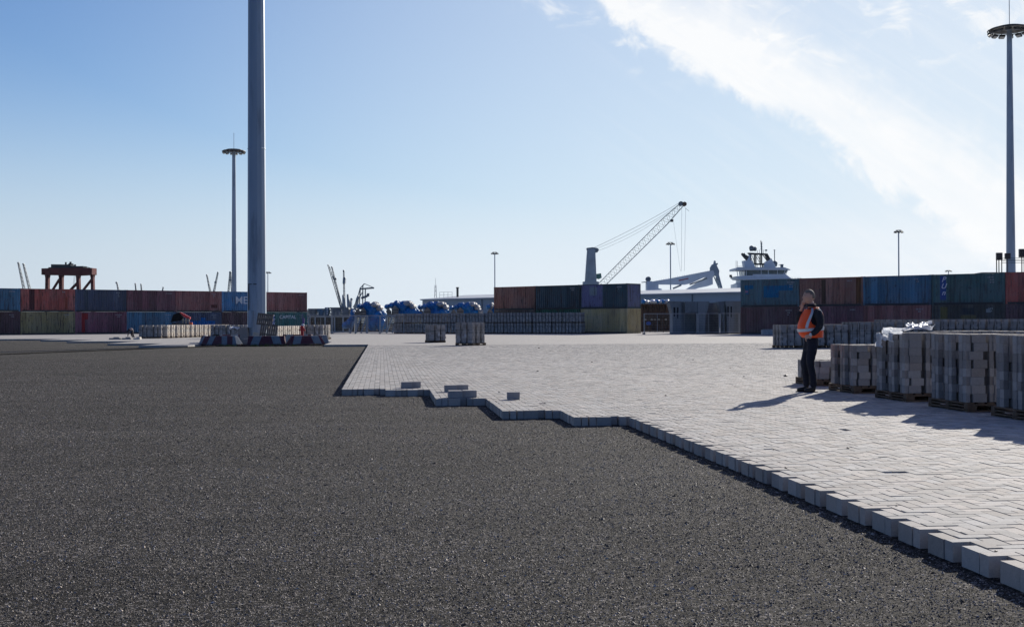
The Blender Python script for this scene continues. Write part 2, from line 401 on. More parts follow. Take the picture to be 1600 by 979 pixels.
me.polygons.add(nf); me.polygons.foreach_set('loop_start', np.arange(0, nf * 4, 4, dtype=np.int32)); me.polygons.foreach_set('loop_total', np.full(nf, 4, dtype=np.int32))
me.polygons.foreach_set('use_smooth', [False] * nf); me.materials.append(M['paver']); me.update(calc_edges=True); me.validate()
o = bpy.data.objects.new('pavement', me); COL.objects.link(o); tag(o, kind='structure')
print('pavers', n)
mb = MB()
UF = UFAR + .003
poly = [(160, UF), (-.7875, UF), (-.7875, 68.6), (-3.3, 68.6), (-3.3, 79), (-10.9, 79), (-10.9, 68.4), (-13.6, 68.4), (-13.6, 76), (-17, 76), (-17, 86), (-22, 86), (-22, 94), (-26, 94), (-26, 100.7), (-260, 100.7), (-260, 420), (300, 420), (300, UF)]
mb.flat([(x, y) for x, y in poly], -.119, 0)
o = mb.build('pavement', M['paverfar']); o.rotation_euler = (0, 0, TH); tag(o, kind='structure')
# loose chippings standing proud of the open asphalt, one mass nobody could count
gm, t, b = pbsdf('asphalt chippings'); ge = t.add('ShaderNodeNewGeometry'); rn = ge.outputs['Random Per Island']
wn = t.add('ShaderNodeTexWhiteNoise', noise_dimensions='1D'); t.l.new(t.m('MULTIPLY', rn, 913.7), wn.inputs['W'])
vv_ = t.m('ADD', .036, t.m('ADD', t.m('MULTIPLY', rn, .045), t.m('MULTIPLY', t.m('POWER', wn.outputs['Value'], 3.6), .50)))
tcc = t.add('ShaderNodeTexCoord'); oo_ = tcc.outputs['Object']
vv_ = t.m('MULTIPLY', vv_, t.m('MULTIPLY', t.ramp(t.noise(oo_, .25, 5, .6), .3, .7, .78, 1.22), t.ramp(t.noise(t.map(oo_, scale=(.12, 1.0, 1), rot=(0, 0, R(8))), 1.1, 4, .6), .3, .7, .84, 1.16)))
wn2 = t.add('ShaderNodeTexWhiteNoise', noise_dimensions='1D'); t.l.new(t.m('MULTIPLY', rn, 311.7), wn2.inputs['W'])
cc_ = t.mix(wn2.outputs['Value'], (1.0, .94, .87), (1.0, .80, .62)); hs = t.add('ShaderNodeHueSaturation'); t.l.new(cc_, hs.inputs['Color']); t.l.new(vv_, hs.inputs['Value'])
t.l.new(hs.outputs[0], b.inputs['Base Color']); b.inputs['Roughness'].default_value = .7; b.inputs['Specular IOR Level'].default_value = .25
VS = []
edges_ = [4.6 * (46 / 4.6) ** (k_ / 16) for k_ in range(17)]
for d0_, d1_ in zip(edges_[:-1], edges_[1:]):
    dm_ = (d0_ + d1_) / 2; dens = 6500 * min(1.0, (8.5 / dm_) ** 1.9); sz = .0053 * min(1.5, max(1.0, (dm_ / 9) ** .35))
    xl = -.46 * d1_ - 1; xr = .34 * d1_ + 1; n_ = int((xr - xl) * (d1_ - d0_) * dens)
    xx = rng.uniform(xl, xr, n_); yy_ = rng.uniform(d0_, d1_, n_); keep = (xx > -.455 * yy_ - .8)
    v_ = (xx * CT + yy_ * ST) / CW - V0; u_ = (-xx * ST + yy_ * CT) / CW
    inp = (v_ > -.3) & (u_ > 220) | (v_ > 7.7) & (u_ > 215.7) | (v_ > 15.7) & (u_ > 189.7) | (v_ > 23.7) & (u_ > 162.7) | (v_ > 31.7) & (u_ > 150.7) | (v_ > 38.6)
    keep &= ~inp; xx = xx[keep]; yy_ = yy_[keep]; n_ = len(xx)
    ss_ = sz * rng.lognormal(0, .35, n_); an = rng.uniform(0, 6.283, n_); V_ = np.zeros((n_, 5, 3))
    for q_ in range(4):
        rq = ss_ * rng.uniform(.75, 1.2, n_); V_[:, q_, 0] = xx + rq * np.cos(an + q_ * 1.5708); V_[:, q_, 1] = yy_ + rq * np.sin(an + q_ * 1.5708); V_[:, q_, 2] = -.1215
    V_[:, 4, 0] = xx + ss_ * rng.uniform(-.4, .4, n_); V_[:, 4, 1] = yy_ + ss_ * rng.uniform(-.4, .4, n_); V_[:, 4, 2] = -.12 + ss_ * rng.uniform(.22, .7, n_)
    VS.append(V_)
V_ = np.concatenate(VS); n_ = len(V_); FT = np.array([(0, 1, 4), (1, 2, 4), (2, 3, 4), (3, 0, 4)])
ff = (np.arange(n_)[:, None, None] * 5 + FT[None]).reshape(-1); me = bpy.data.meshes.new('chippings')
me.vertices.add(n_ * 5); me.vertices.foreach_set('co', V_.reshape(-1)); me.loops.add(n_ * 12); me.loops.foreach_set('vertex_index', ff.astype(np.int32))
me.polygons.add(n_ * 4); me.polygons.foreach_set('loop_start', np.arange(0, n_ * 12, 3, dtype=np.int32)); me.polygons.foreach_set('loop_total', np.full(n_ * 4, 3, dtype=np.int32))
me.polygons.foreach_set('use_smooth', [False] * (n_ * 4)); me.materials.append(gm); me.update(calc_edges=True)
o = bpy.data.objects.new('gravel', me); COL.objects.link(o); tag(o, 'dark chippings of the open asphalt surface', kind='stuff'); print('chips', n_)
# sea far beyond the quay
mb = MB(); mb.raw([(-9000, 640, -.05), (9000, 640, -.05), (9000, 14900, -.05), (-9000, 14900, -.05)], [(0, 1, 2, 3)])
tag(mb.build('water', mat('harbour water', (.05, .08, .10), .2, 0, .1, .01)), kind='structure')

# ------------------------------------------------------------------ containers
CL, CWD, CH = 6.058, 2.438, 2.591
def corr(x0, x1, z0, z1, y, depth, pitch, axis='x'):
    """trapezoid corrugated sheet, facing -y (axis x) or +x (axis y)"""
    mb = MB(); nP = round((x1 - x0) / pitch); p = (x1 - x0) / nP; pts = []
    for i in range(nP):
        a = x0 + i * p
        pts += [(a, 0), (a + p * .27, 0), (a + p * .5, depth), (a + p * .77, depth)]
    pts.append((x1, 0))
    vs = []
    for a, d in pts:
        for z in (z0, z1):
            vs.append((a, y + d, z) if axis == 'x' else (y - d, a, z))
    fs = [(2 * i, 2 * i + 2, 2 * i + 3, 2 * i + 1) for i in range(len(pts) - 1)]
    return mb.raw(vs, fs)
proto = {}
def container_meshes():
    f = MB(); bf = MB(); hx, hy = CL / 2, CWD / 2
    for sx in (-1, 1):
        for sy in (-1, 1): f.box((sx * (hx - .06), sy * (hy - .06), CH / 2), (.12, .12, CH - .24))
        f.box((sx * (hx - .05), 0, CH - .06), (.10, CWD - .24, .12)); f.box((sx * (hx - .05), 0, .08), (.10, CWD - .24, .16))
    for sy in (-1, 1):
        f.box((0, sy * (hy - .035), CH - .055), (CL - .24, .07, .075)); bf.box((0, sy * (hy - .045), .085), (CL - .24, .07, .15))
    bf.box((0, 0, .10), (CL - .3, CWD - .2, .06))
    proto['base'] = bf.build('shaded_base_frame', M['steel_dark'])
    c = f
    for sx in (-1, 1):
        for sy in (-1, 1):
            for z in (.059, CH - .059): c.box((sx * (hx - .085), sy * (hy - .078), z), (.178, .162, .118))
    proto['frame'] = f.build('frame', M['steel_dark'])
    proto['side1'] = corr(-hx + .12, hx - .12, .16, CH - .093, -hy + .006, .060, .278).build('side_panel', M['steel_dark'], fixn=False)
    s = corr(-hx + .12, hx - .12, .16, CH - .093, -hy + .006, .060, .278)
    s.v = [(x, -y, z) for x, y, z in s.v]; proto['side2'] = s.build('side_panel', M['steel_dark'], fixn=False)
    proto['end'] = corr(-hy + .12, hy - .12, .16, CH - .12, hx - .012, .04, .26, 'y').build('end_panel', M['steel_dark'], fixn=False)
    d = MB()
    d.box((-hx + .03, 0, CH / 2), (.05, CWD - .26, CH - .3))
    for y in (-.85, -.35, .35, .85): d.tube((-hx - .005, y, .18), (-hx - .005, y, CH - .18), .017, 6)
    proto['door'] = d.build('door', M['steel_dark'])
    r = MB(); pts = []; nP = 29; p = (CL - .2) / nP
    for i in range(nP): a = -hx + .1 + i * p; pts += [(a, 0), (a + p * .3, .02), (a + p * .7, .02)]
    pts.append((hx - .1, 0)); vs = []
    for a, d_ in pts: vs += [(a, -hy + .06, CH - .03 + d_), (a, hy - .06, CH - .03 + d_)]
    r.raw(vs, [(2 * i, 2 * i + 2, 2 * i + 3, 2 * i + 1) for i in range(len(pts) - 1)])
    proto['roof'] = r.build('roof', M['steel_dark'], fixn=False)
container_meshes()
PROTO_OBJS = list(proto.values())
ckeys = ['frame', 'base', 'side1', 'side2', 'end', 'door', 'roof']
cnum = [0]
def container(label, loc, rz, col, group, patches=(), rust=.45, fade=.3, marks=True, endcol=None):
    cnum[0] += 1
    root = thing('shipping_container', label, 'shipping container', loc, rz, group)
    pm = paint_mat('container paint %d' % cnum[0], col, patches, rust, fade)
    pe = pm if endcol is None else paint_mat('container end paint %d' % cnum[0], endcol, (), rust, fade)
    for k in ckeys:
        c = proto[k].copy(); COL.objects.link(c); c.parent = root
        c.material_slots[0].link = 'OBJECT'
        c.material_slots[0].material = pe if k in ('end', 'door') else (M['steel_dark'] if k == 'base' else pm)  # bottom rails coloured dark to draw the shadow line between tiers
    if marks:                                   # small number and weight plates, too small to read
        mk = MB(); rr = random.Random(cnum[0])
        x = CL / 2 - rr.uniform(.75, 1.1); y = -CWD / 2 - .004
        for row in range(rr.randint(1, 3)):
            n_ = rr.randint(3, 6) if row == 0 else rr.randint(1, 3)
            for q in range(n_): mk.box((x - .34 + q * .13 + (0 if row == 0 else .2), y, CH - .36 - row * .21), (.07 * rr.uniform(.7, 1.1), .006, .10))
        mk.build('marking', M['whitefade'], root)
    return root

COLS = dict(blue=(.018, .07, .115), red=(.20, .035, .022), navy=(.022, .03, .055), maroon=(.075, .022, .028), brown=(.125, .038, .032),
            oldblue=(.012, .085, .18), mag=(.095, .022, .036), olive=(.14, .105, .035), dmar=(.05, .02, .022), green=(.008, .065, .06),
            dgreen=(.018, .05, .05), teal=(.022, .058, .072), rustb=(.14, .05, .03), sand=(.20, .15, .06), lav=(.10, .10, .20))
COLS = {k_: tuple((c_ * .86 + sum(v_) / 3 * .14 + .006) * 2.7 for c_ in v_) for k_, v_ in COLS.items()}
aL = R(39.5); P0 = Vector((-56.2, 130, 0)) * 1.012; dL = Vector((math.cos(aL), math.sin(aL), 0)); nL = Vector((-math.sin(aL), math.cos(aL), 0))
gL = 'containers stacked two high on the left of the yard'
def rowpos(P0, d, nrm, t, z=0): return P0 + d * (t + CL / 2) + nrm * (CWD / 2) + Vector((0, 0, z))
ups = [('blue container at the left edge of the photo, upper layer', 'blue', (), None),
       ('bright red rusty container standing on the olive container', 'red', [(-2.1, -1.5, .2, 2.5, (.09, .02, .025)), (1.9, 2.2, .3, 1.6, (.30, .07, .04))], None),
       ('dark navy container on top of the dark red container with a bright red stripe', 'navy', [(-1.9, -1.5, .2, 2.5, (.06, .08, .11))], None),
       ('dented dark maroon container right of the navy one, upper layer', 'maroon', (), None),
       ('reddish brown container above the bright blue patch, upper layer', 'brown', [(1.6, 2.4, .5, .9, (.12, .03, .025))], None),
       ('blue container with large white letters partly behind the big mast', 'oldblue', (), 'ME'),
       ('plain brown container at the right end of the left row, standing on the green one', 'brown', (), None)]
lows = [('dark maroon container at the left edge of the photo, lower layer', 'dmar', (), None),
        ('olive yellow container under the bright red container', 'olive', (), None),
        ('dark red container with a bright red stripe, lower layer', 'mag', [(-2.3, -1.9, .2, 2.4, (.33, .015, .02)), (-1.9, -1.55, 1.7, 2.4, (.33, .015, .02))], None),
        ('blue container behind the left end of the pale block stacks', 'blue', (), None),
        ('dark blue container with a bright blue repainted patch', 'navy', [(-1.2, 2.2, .2, 1.5, (.0, .14, .42)), (.3, .9, 1.5, 1.9, (.0, .14, .42))], None),
        ('dark maroon container partly behind the big mast, lower layer', 'dmar', (), None),
        ('green container with white word CAPITAL at the right end of the left row', 'green', (), 'CAPITAL')]
for lay, rows in ((1, ups), (0, lows)):
    for k, (lb, c, pt, tx_) in enumerate(rows):
        t_ = 2.2 - 6.09 + k * 6.09 + random.uniform(-.03, .03)
        r_ = container(lb, rowpos(P0, dL, nL, t_, lay * 2.6), aL + R(random.uniform(-.3, .3)), COLS[c], gL, pt, rust=.6 if c in ('red', 'olive') else .4)
        if tx_ == 'ME': text('lettering', 'ME', 1.3, (-.35, -CWD / 2 - .005, 1.45), r_, M['lettering'], sx=1.05)
        if tx_ == 'CAPITAL': text('lettering', 'CAPITAL', .62, (.15, -CWD / 2 - .005, 1.95), r_, M['lettering'])

# middle group
aM = R(-41); M0 = Vector((-2.05, 134.6, 0)); dM = Vector((math.cos(aM), math.sin(aM), 0)); nM = Vector((-math.sin(aM), math.cos(aM), 0))
gM = 'containers stacked in the middle of the yard'
container('rusty brown container at the left end of the middle stack', rowpos(M0, dM, nM, 0, 2.6), aM, COLS['rustb'], gM, rust=.6, marks=False)
container('dark blue grey container between the rusty brown and the lavender patched ones', rowpos(M0, dM, nM, 6.2, 2.6), aM, (0.039, 0.075, 0.098), gM, rust=.5)
container('dark container with a lavender repainted panel, above the sand coloured one', rowpos(M0, dM, nM, 12.45, 2.6), aM, (0.03, 0.075, 0.105), gM,
          [(-2.9, -.15, .2, 2.5, (.17, .17, .31)), (-1.9, -.9, 1.4, 2.3, (.22, .28, .32))], rust=.5, endcol=(.12, .13, .24))
container('dull green container hidden behind the block packs, under the rusty brown one', rowpos(M0, dM, nM, 0, 0), aM, (0.105, 0.075, 0.06), gM, marks=False)
container('dark green container hidden behind the block packs, left of the sand coloured one', rowpos(M0, dM, nM, 6.2, 0), aM, (0.018, 0.105, 0.06), gM, marks=False)
container('sand coloured container with a panel door outline, lower layer', rowpos(M0, dM, nM, 12.45, 0), aM, COLS['sand'], gM, rust=.3, marks=False)

# right group
aR = R(-39.5); R0 = Vector((21.9, 113.4, 0)); dR = Vector((math.cos(aR), math.sin(aR), 0)); nR = Vector((-math.sin(aR), math.cos(aR), 0))
gR = 'containers stacked two high on the right of the yard'
upR = [('dark teal container with bright blue repainted patches', 'teal', [(-2.6, -1.7, 1.7, 2.05, (.0, .14, .30)), (-2.5, -2.2, 1.2, 1.7, (.0, .14, .30)), (-.6, 1.0, .85, 1.95, (.0, .14, .30)), (1.0, 1.8, 1.5, 1.95, (.0, .14, .30)), (1.6, 2.4, 1.5, 2.0, (.0, .14, .30)), (-2.55, -2.25, 1.35, 1.55, (.35, .2, .3))]),
       ('rust orange container behind the man, upper layer', 'rustb', [(-.9, -.5, .2, 2.4, (.10, .05, .03)), (2.4, 2.9, .2, 2.5, (.18, .07, .025))]),
       ('plain faded blue container, upper layer, left of the green lettered one', 'blue', ()),
       ('dark green container with a blue vertical board of white letters, upper layer', 'dgreen', ()),
       ('brick red container at the right edge of the photo, upper layer', 'red', ()),
       ('blue container beyond the right edge, upper layer', 'blue', ())]
loR = [('dark purple brown container under the patched teal one', 'dmar', ()), ('dark plum container directly behind the man, lower layer', 'maroon', ()),
       ('red brown container under the plain blue one', 'brown', ()),
       ('striped beige and grey container under the green lettered one', (.09, .085, .075), [(-2.3, -1.7, .2, 2.4, (.17, .14, .05)), (-.6, .7, .3, 1.7, (.15, .125, .06)), (-.5, .5, 1.75, 2.3, (.05, .055, .06)), (1.5, 1.9, 1.9, 2.2, (.3, .32, .33))]),
       ('dark maroon container at the right edge of the photo, lower layer', 'dmar', ()), ('dark container beyond the right edge, lower layer', 'navy', ())]
for lay, rows in ((1, upR), (0, loR)):
    for k, (lb, c, pt) in enumerate(rows):
        cc = COLS[c] if isinstance(c, str) else c
        r_ = container(lb, rowpos(R0, dR, nR, k * 6.12, lay * 2.6), aR + R(random.uniform(-.25, .25)), cc, gR, pt, rust=.4)
        if 'vertical board' in lb:
            bo = MB(); bo.box((-2.05, -CWD / 2 - .008, 1.42), (.50, .012, 2.05)); bo.build('lettering_board', M['blueplate'], r_)
            for q, ch in enumerate('PUn'): text('lettering', ch, .62, (-2.05 + .03, -CWD / 2 - .018, 2.12 - q * .56), r_, M['lettering'], shear=.35)

# ------------------------------------------------------------------ high masts
def mast(label, x, y, h, rb, rt, ringr, group, nl=12, lamp=.5, rod=4.0, rz=0.0, cat='floodlight mast', base=True):
    root = thing('floodlight_mast', label, cat, (x, y, 0), rz, group)
    mb = MB(); mb.lathe((0, 0, 0), [(rb, 0.0 if not base else .06), (rt, h)], 12); mb.build('pole', M['galv'], root)
    if base:
        b2 = MB(); b2.lathe((0, 0, 0), [(rb + .28, -.1), (rb + .28, .05)], 12)
        for q in range(12):
            a = 2 * math.pi * q / 12; b2.box(((rb + .13) * math.cos(a), (rb + .13) * math.sin(a), .18), (.24, .02, .3), a)
        b2.build('base_plate', M['galv'], root)
    r = MB()
    for k in range(28):
        a = 2 * math.pi * k / 28; a2 = 2 * math.pi * (k + 1) / 28
        for rr_, zz in ((ringr * .97, h - .1), (ringr * .62, h + .25)):
            r.tube((rr_ * math.cos(a), rr_ * math.sin(a), zz), (rr_ * math.cos(a2), rr_ * math.sin(a2), zz), .05 * ringr / 2.7 + .015, 5, caps=False)
    for k in range(8):
        a = 2 * math.pi * k / 8; r.tube((.2 * math.cos(a), .2 * math.sin(a), h + .42 * ringr / 2.7), (ringr * math.cos(a), ringr * math.sin(a), h - .1), .05, 5)
    if ringr > 2: # solid crown cover
        r.lathe((0, 0, h), [(rt + .05, .1), (ringr * .93, -.02), (ringr * .9, .08), (.3, .5)], 28)
    r.build('lamp_ring', M['lampblk'], root)
    for k in range(nl):
        a = 2 * math.pi * (k + .5) / nl; l = MB(); rr_ = ringr * .86
        c = Vector((rr_ * math.cos(a), rr_ * math.sin(a), h - .34 * lamp / .5))
        l.box(c, (lamp, lamp * 1.2, lamp * .45), a, ry=R(24)); fl_ = l.build('floodlight', M['lampblk'], root)
        if h * 0 + ringr > 2: l = MB(); l.box(c + Vector((0, 0, -.25 * lamp)), (lamp * .85, lamp * 1.0, .03), a, ry=R(24)); l.build('lens', M['glass'], fl_)
    if rod:
        q = MB(); q.tube((0, 0, h), (0, 0, h + rod), .05 if ringr > 2 else .02, 5); q.build('lightning_rod', M['galv'], root)
    return root
pm_ = XD(401.5, 75.2)
MAIN = Vector((pm_.x, 75.2, 0))
root = mast('huge grey steel mast rising out of the picture from inside the striped barriers', MAIN.x, MAIN.y, 40, .60, .44, 2.7, 'tall floodlight masts')
for zz_ in (12.3, 24.5): d_ = MB(); d_.lathe((0, 0, zz_), [(.60 - .004 * zz_ + .012, -.03), (.60 - .004 * zz_ + .025, 0), (.60 - .004 * zz_ + .012, .03)], 12); d_.build('section_joint', M['galv'], root)
d_ = MB(); d_.box((-.25, -.57, 1.5), (.35, .05, 1.1), R(-20)); d_.build('hatch', M['galv'], root)
d_ = MB(); d_.tube((-.43, -.44, .1), (-.43, -.44, 3.7), .03, 6); d_.tube((-.45, -.43, 3.7), (.1, -.62, 3.7), .03, 6); d_.build('cable_conduit', M['steel_dark'], root)
a_ = XD(366, 262); mast('distant tall mast with a dark saucer of lamps left of the huge mast', a_.x, 262, 39.2, .6, .38, 2.65, 'tall floodlight masts', nl=14, rod=4.0)
a_ = XD(1580, 157); mast('tall tapering mast with a saucer of lamps at the right edge of the photo', a_.x, 157, 39.8, .66, .33, 2.8, 'tall floodlight masts', nl=14, lamp=.6, rod=4.6)
gS = 'slender yard light poles'
for px, top, d, h_, lb, rr_ in ((773, 395, 390, None, 'slender light pole at the left end of the middle containers', 1.25), (1047.5, 380, 345, None, 'slender light pole between the lattice boom and the ship crane', 1.3),
                            (1404, 361, 300, None, 'slender light pole standing behind the orange and blue containers on the right', 1.15), (418.5, 425.5, 540, None, 'faint slender light pole just right of the huge mast', 1.6),
                            (1482, 423, 545, None, 'tiny light pole just showing above the green lettered container', 1.6)):
    p_ = P(px, top, d); mast(lb, p_.x, d, p_.z, .2 if d < 500 else .26, .16, rr_, gS, nl=8, lamp=.42, rod=0, cat='light pole', base=False)

# ------------------------------------------------------------------ warehouse
wa = Vector((XD(660, 290).x, 290, 0)); wb = Vector((XD(1157, 226).x, 226, 0)); wdv = (wb - wa); wl = wdv.length; wang = math.atan2(wdv.y, wdv.x)
root = thing('warehouse', 'long low pale grey warehouse with a shallow roof behind the containers', 'warehouse', wa, wang)
Lw = wl + 45; D = 30
mw = MB(); mw.prism([(0, 0), (Lw, 0), (Lw, 6.7), (0, 6.7)], 0, D)
wall_m = mat('warehouse cladding', (.30, .37, .43), .6, 0, .05, .3); roof_m = mat('warehouse roof sheet', (.50, .53, .56), .5, 0, .06, .3)
mw.build('wall', wall_m, root)
mr = MB(); mr.raw([(-.4, -.5, 6.65), (Lw, -.5, 6.65), (Lw, D / 2, 7.85), (-.4, D / 2, 7.85), (-.4, D + .5, 6.65), (Lw, D + .5, 6.65),
                   (-.4, -.5, 6.8), (Lw, -.5, 6.8), (Lw, D / 2, 8.0), (-.4, D / 2, 8.0), (-.4, D + .5, 6.8), (Lw, D + .5, 6.8)],
                  [(0, 1, 2, 3), (3, 2, 5, 4), (6, 9, 8, 7), (9, 10, 11, 8), (0, 6, 7, 1), (4, 5, 11, 10), (0, 3, 9, 6), (3, 4, 10, 9), (1, 7, 8, 2), (2, 8, 11, 5)])
mr.build('roof', roof_m, root)
mt = MB(); mt.box((Lw / 2, -.56, 6.62), (Lw, .12, .25)); mt.build('gutter', M['crane'], root)
for xx in (21, 58, 61, 80.5): q = MB(); q.tube((xx, -.12, 0), (xx, -.12, 6.5), .12, 6); q.build('downpipe', M['cranedark'], root)
q = MB()
for xx in (3, 4.5, 6, 7.5): q.tube((xx, 3, 6.9), (xx, 3, 8.5), .04, 4)
for zz in (7.8, 8.5): q.tube((3, 3, zz), (7.5, 3, zz), .04, 4)
q.build('roof_railing', M['galvl'], root)
q = MB(); q.tube((6.2, 6, 7.0), (6.2, 6, 9.5), .28, 8); q.tube((6.2, 6, 9.5), (6.2, 6, 9.7), .4, 8); q.build('roof_vent', M['steel_dark'], root)
p_ = P(680.5, 438, 520)
q = MB(); q.lattice((p_.x, 520, 0), (p_.x, 520, p_.z - 2), 1.6, .5, 10, .12, .06, (1, 0, 0), (0, 1, 0)); q.tube((p_.x, 520, p_.z - 2), (p_.x, 520, p_.z + 1), .08, 4)
tag(q.build('radio_mast', M['crane']), 'thin lattice radio mast rising behind the left end of the warehouse', 'radio mast')

# ------------------------------------------------------------------ far structures drawn in metres from photo positions
class Far:
    def __init__(s, px, py, d): s.px, s.py, s.d = px, py, d; s.o = P(px, py, d); s.k = d / F
    def x(s, px): return (px - s.px) * s.k
    def z(s, py): return (s.py - py) * s.k
    def p(s, px, py, y=0.0): return (s.x(px), y, s.z(py))
    def pts(s, l): return [(s.x(a), s.z(b)) for a, b in l]

# big lattice boom crane
fr = Far(925, 495, 500); root = thing('harbour_crane', 'large harbour crane with a long lattice boom raised to the right, hook ropes hanging', 'crane', fr.o)
q = MB(); q.prism(fr.pts([(914, 443), (918, 389), (930, 389), (932, 443), (934, 500), (912, 500)]), -2.2, 2.2); q.prism(fr.pts([(911, 440), (935, 440), (935, 447), (911, 447)]), -3, 3)
q.build('tower', M['crane'], root)
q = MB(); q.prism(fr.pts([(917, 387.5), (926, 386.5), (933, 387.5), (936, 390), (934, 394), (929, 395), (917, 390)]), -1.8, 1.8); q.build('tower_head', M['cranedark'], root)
q = MB(); q.prism(fr.pts([(932, 428), (939, 427), (940, 434), (936, 436), (932, 435)]), -1.6, 1.6); q.build('cabin', mat('crane cabin glass', (.03, .16, .13), .3), root)
q = MB(); a_ = Vector(fr.p(939, 446)); b_ = Vector(fr.p(1065, 321)); dd = (b_ - a_).normalized(); up_ = Vector((-dd.z, 0, dd.x))
q.lattice(a_, a_.lerp(b_, .78), 2.6, 3.1, 26, .13, .065, (0, 1, 0), up_); q.lattice(a_.lerp(b_, .78), b_, 3.1, 1.8, 7, .15, .08, (0, 1, 0), up_)
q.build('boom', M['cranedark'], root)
for (cx, cy, c3) in ((1064.5, 318.5, 'cranedark'), (1070, 319.3, 'rusty')):
    q = MB(); c0 = Vector(fr.p(cx, cy)); q.tube(c0 + Vector((0, -.9, 0)), c0 + Vector((0, .9, 0)), .95, 14); q.build('sheave', M[c3], root)
q = MB(); q.tube(fr.p(1071, 325), fr.p(1077, 330), .1, 4); q.build('tip_bar', M['cranedark'], root)
q = MB(); q.box(fr.p(1050.5, 345), (1.1, 1.6, 1.0)); q.build('boom_light', M['steel_dark'], root)
q = MB()
def sag(q, a, b, s, r, n_=10):
    a = Vector(a); b = Vector(b); pr = a
    for i in range(1, n_ + 1):
        t_ = i / n_; c_ = a.lerp(b, t_) - Vector((0, 0, s * 4 * t_ * (1 - t_))); q.tube(pr, c_, r, 3, caps=False); pr = c_
sag(q, fr.p(928, 387), fr.p(1061, 318), .6, .075); sag(q, fr.p(932, 388.5), fr.p(1063, 319.5, .8), 1.2, .06); sag(q, fr.p(934, 392), fr.p(1058, 324), 1.6, .05)
q.build('luffing_cable', M['cranedark'], root)
q = MB(); q.tube(fr.p(1066, 322), fr.p(1065, 424), .06, 3); q.tube(fr.p(1072, 326), fr.p(1069.5, 424), .06, 3); q.tube(fr.p(1053, 348), fr.p(1063.5, 424), .045, 3); q.build('hoist_rope', M['crane'], root)

# offshore ship
fr = Far(1140, 498, 470); root = thing('offshore_ship', 'white offshore ship with wheelhouse, radar domes and a folded deck crane behind the warehouse', 'ship', fr.o)
q = MB(); q.prism(fr.pts([(985, 462), (1150, 462), (1165, 450), (1262, 444), (1275, 455), (1262, 505), (990, 505)]), -9, 9); q.build('hull', M['shipwhite'], root)
q = MB(); q.prism(fr.pts([(1156, 436), (1230, 436), (1238, 446), (1238, 462), (1148, 462), (1148, 444), (1156, 441)]), -8, 8); q.prism(fr.pts([(1147, 444), (1156, 444), (1156, 460), (1147, 460)]), -7, 7); q.build('superstructure', M['shipwhite'], root)
q = MB(); q.prism(fr.pts([(1145, 420), (1149, 418.5), (1220, 419), (1229, 422.3), (1229, 423.2), (1145, 423)]), -7, 7); q.build('wheelhouse_roof', M['shipwhite'], root)
q = MB(); q.prism(fr.pts([(1160, 423), (1226, 423), (1221, 431), (1160, 431)]), -5.5, 5.5); q.build('wheelhouse_windows', M['shipglass'], root)
q = MB()
for a, b in ((1147.5, 1149), (1151, 1152), (1155, 1155.5), (1158.5, 1159), (1162, 1162), (1222, 1219), (1226, 1222), (1185, 1185), (1196, 1196), (1210, 1210)): q.tube(fr.p(a, 423, -5.7), fr.p(b, 432, -5.7), .18, 4)
q.build('window_mullion', M['shipwhite'], root)
q = MB(); q.prism(fr.pts([(1145, 432.5), (1172, 431), (1172, 429.3), (1222, 429.3), (1228, 434), (1232, 437), (1150, 437), (1147, 434.5)]), -6.5, 6.5); q.build('bridge_wing', M['shipwhite'], root)
q = MB(); q.tube(fr.p(1142, 431.5), fr.p(1144, 433.5), .3, 5); q.box(fr.p(1142, 431), (.9, .9, .9)); q.build('wing_lamp', M['shipdark'], root)
q = MB(); q.prism(fr.pts([(1161, 407.5), (1174, 407.5), (1179, 419), (1163, 419)]), -2.5, 2.5); q.prism(fr.pts([(1166, 408), (1172, 397), (1172.5, 406), (1172.5, 408)]), -1.5, 1.5); q.build('funnel', M['shipwhite'], root)
q = MB(); q.prism(fr.pts([(1159, 397.5), (1161.5, 396), (1172.5, 402.5), (1172.5, 407.5), (1167, 407)]), -1.2, 1.2)
for a in (1161, 1164): q.tube(fr.p(a, 398.5), fr.p(a - 1.5, 395.5), .35, 6)
q.build('exhaust', M['shipdark'], root)
q = MB(); q.prism(fr.pts([(1169, 395), (1197, 396.5), (1197, 398), (1172, 397.5)]), -2, 2)
for yv in (-1.5, 1.5):
    for a, b, r_ in (((1172.5, 397), (1172.5, 408), .2), ((1180.3, 397), (1180.3, 413), .28), ((1189.3, 397), (1189.3, 413), .28), ((1197, 397), (1206, 413), .45), ((1193, 397), (1203, 411), .2), ((1178, 412.5), (1203, 413), .3), ((1174, 399), (1179, 412), .12), ((1182, 398), (1188, 409), .12), ((1182, 413), (1182, 419), .15), ((1190, 413), (1190, 419), .2)):
        q.tube(fr.p(*a, yv), fr.p(*b, yv), r_, 5)
q.build('mast_frame', M['shipdark'], root)
q = MB(); q.prism(fr.pts([(1193, 412), (1204, 404), (1209, 413), (1211, 419), (1193, 419)]), -2, 2); q.build('mast_house', M['shipwhite'], root)
for cx, cy, r_ in ((1174, 387.5, .95), (1179.3, 388.5, .75), (1210.3, 411.5, 1.05)):
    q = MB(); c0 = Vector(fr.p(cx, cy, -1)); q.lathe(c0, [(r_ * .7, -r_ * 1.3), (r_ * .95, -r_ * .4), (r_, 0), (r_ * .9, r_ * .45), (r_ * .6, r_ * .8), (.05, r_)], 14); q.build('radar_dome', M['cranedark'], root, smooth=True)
q = MB(); q.tube(fr.p(1190.3, 397), fr.p(1189.5, 375.5), .14, 5); q.tube(fr.p(1191, 396), fr.p(1190.3, 379), .22, 5)
for zz in (378, 381, 385, 389): q.tube(fr.p(1188.5, zz), fr.p(1192, zz + .6), .13, 4)
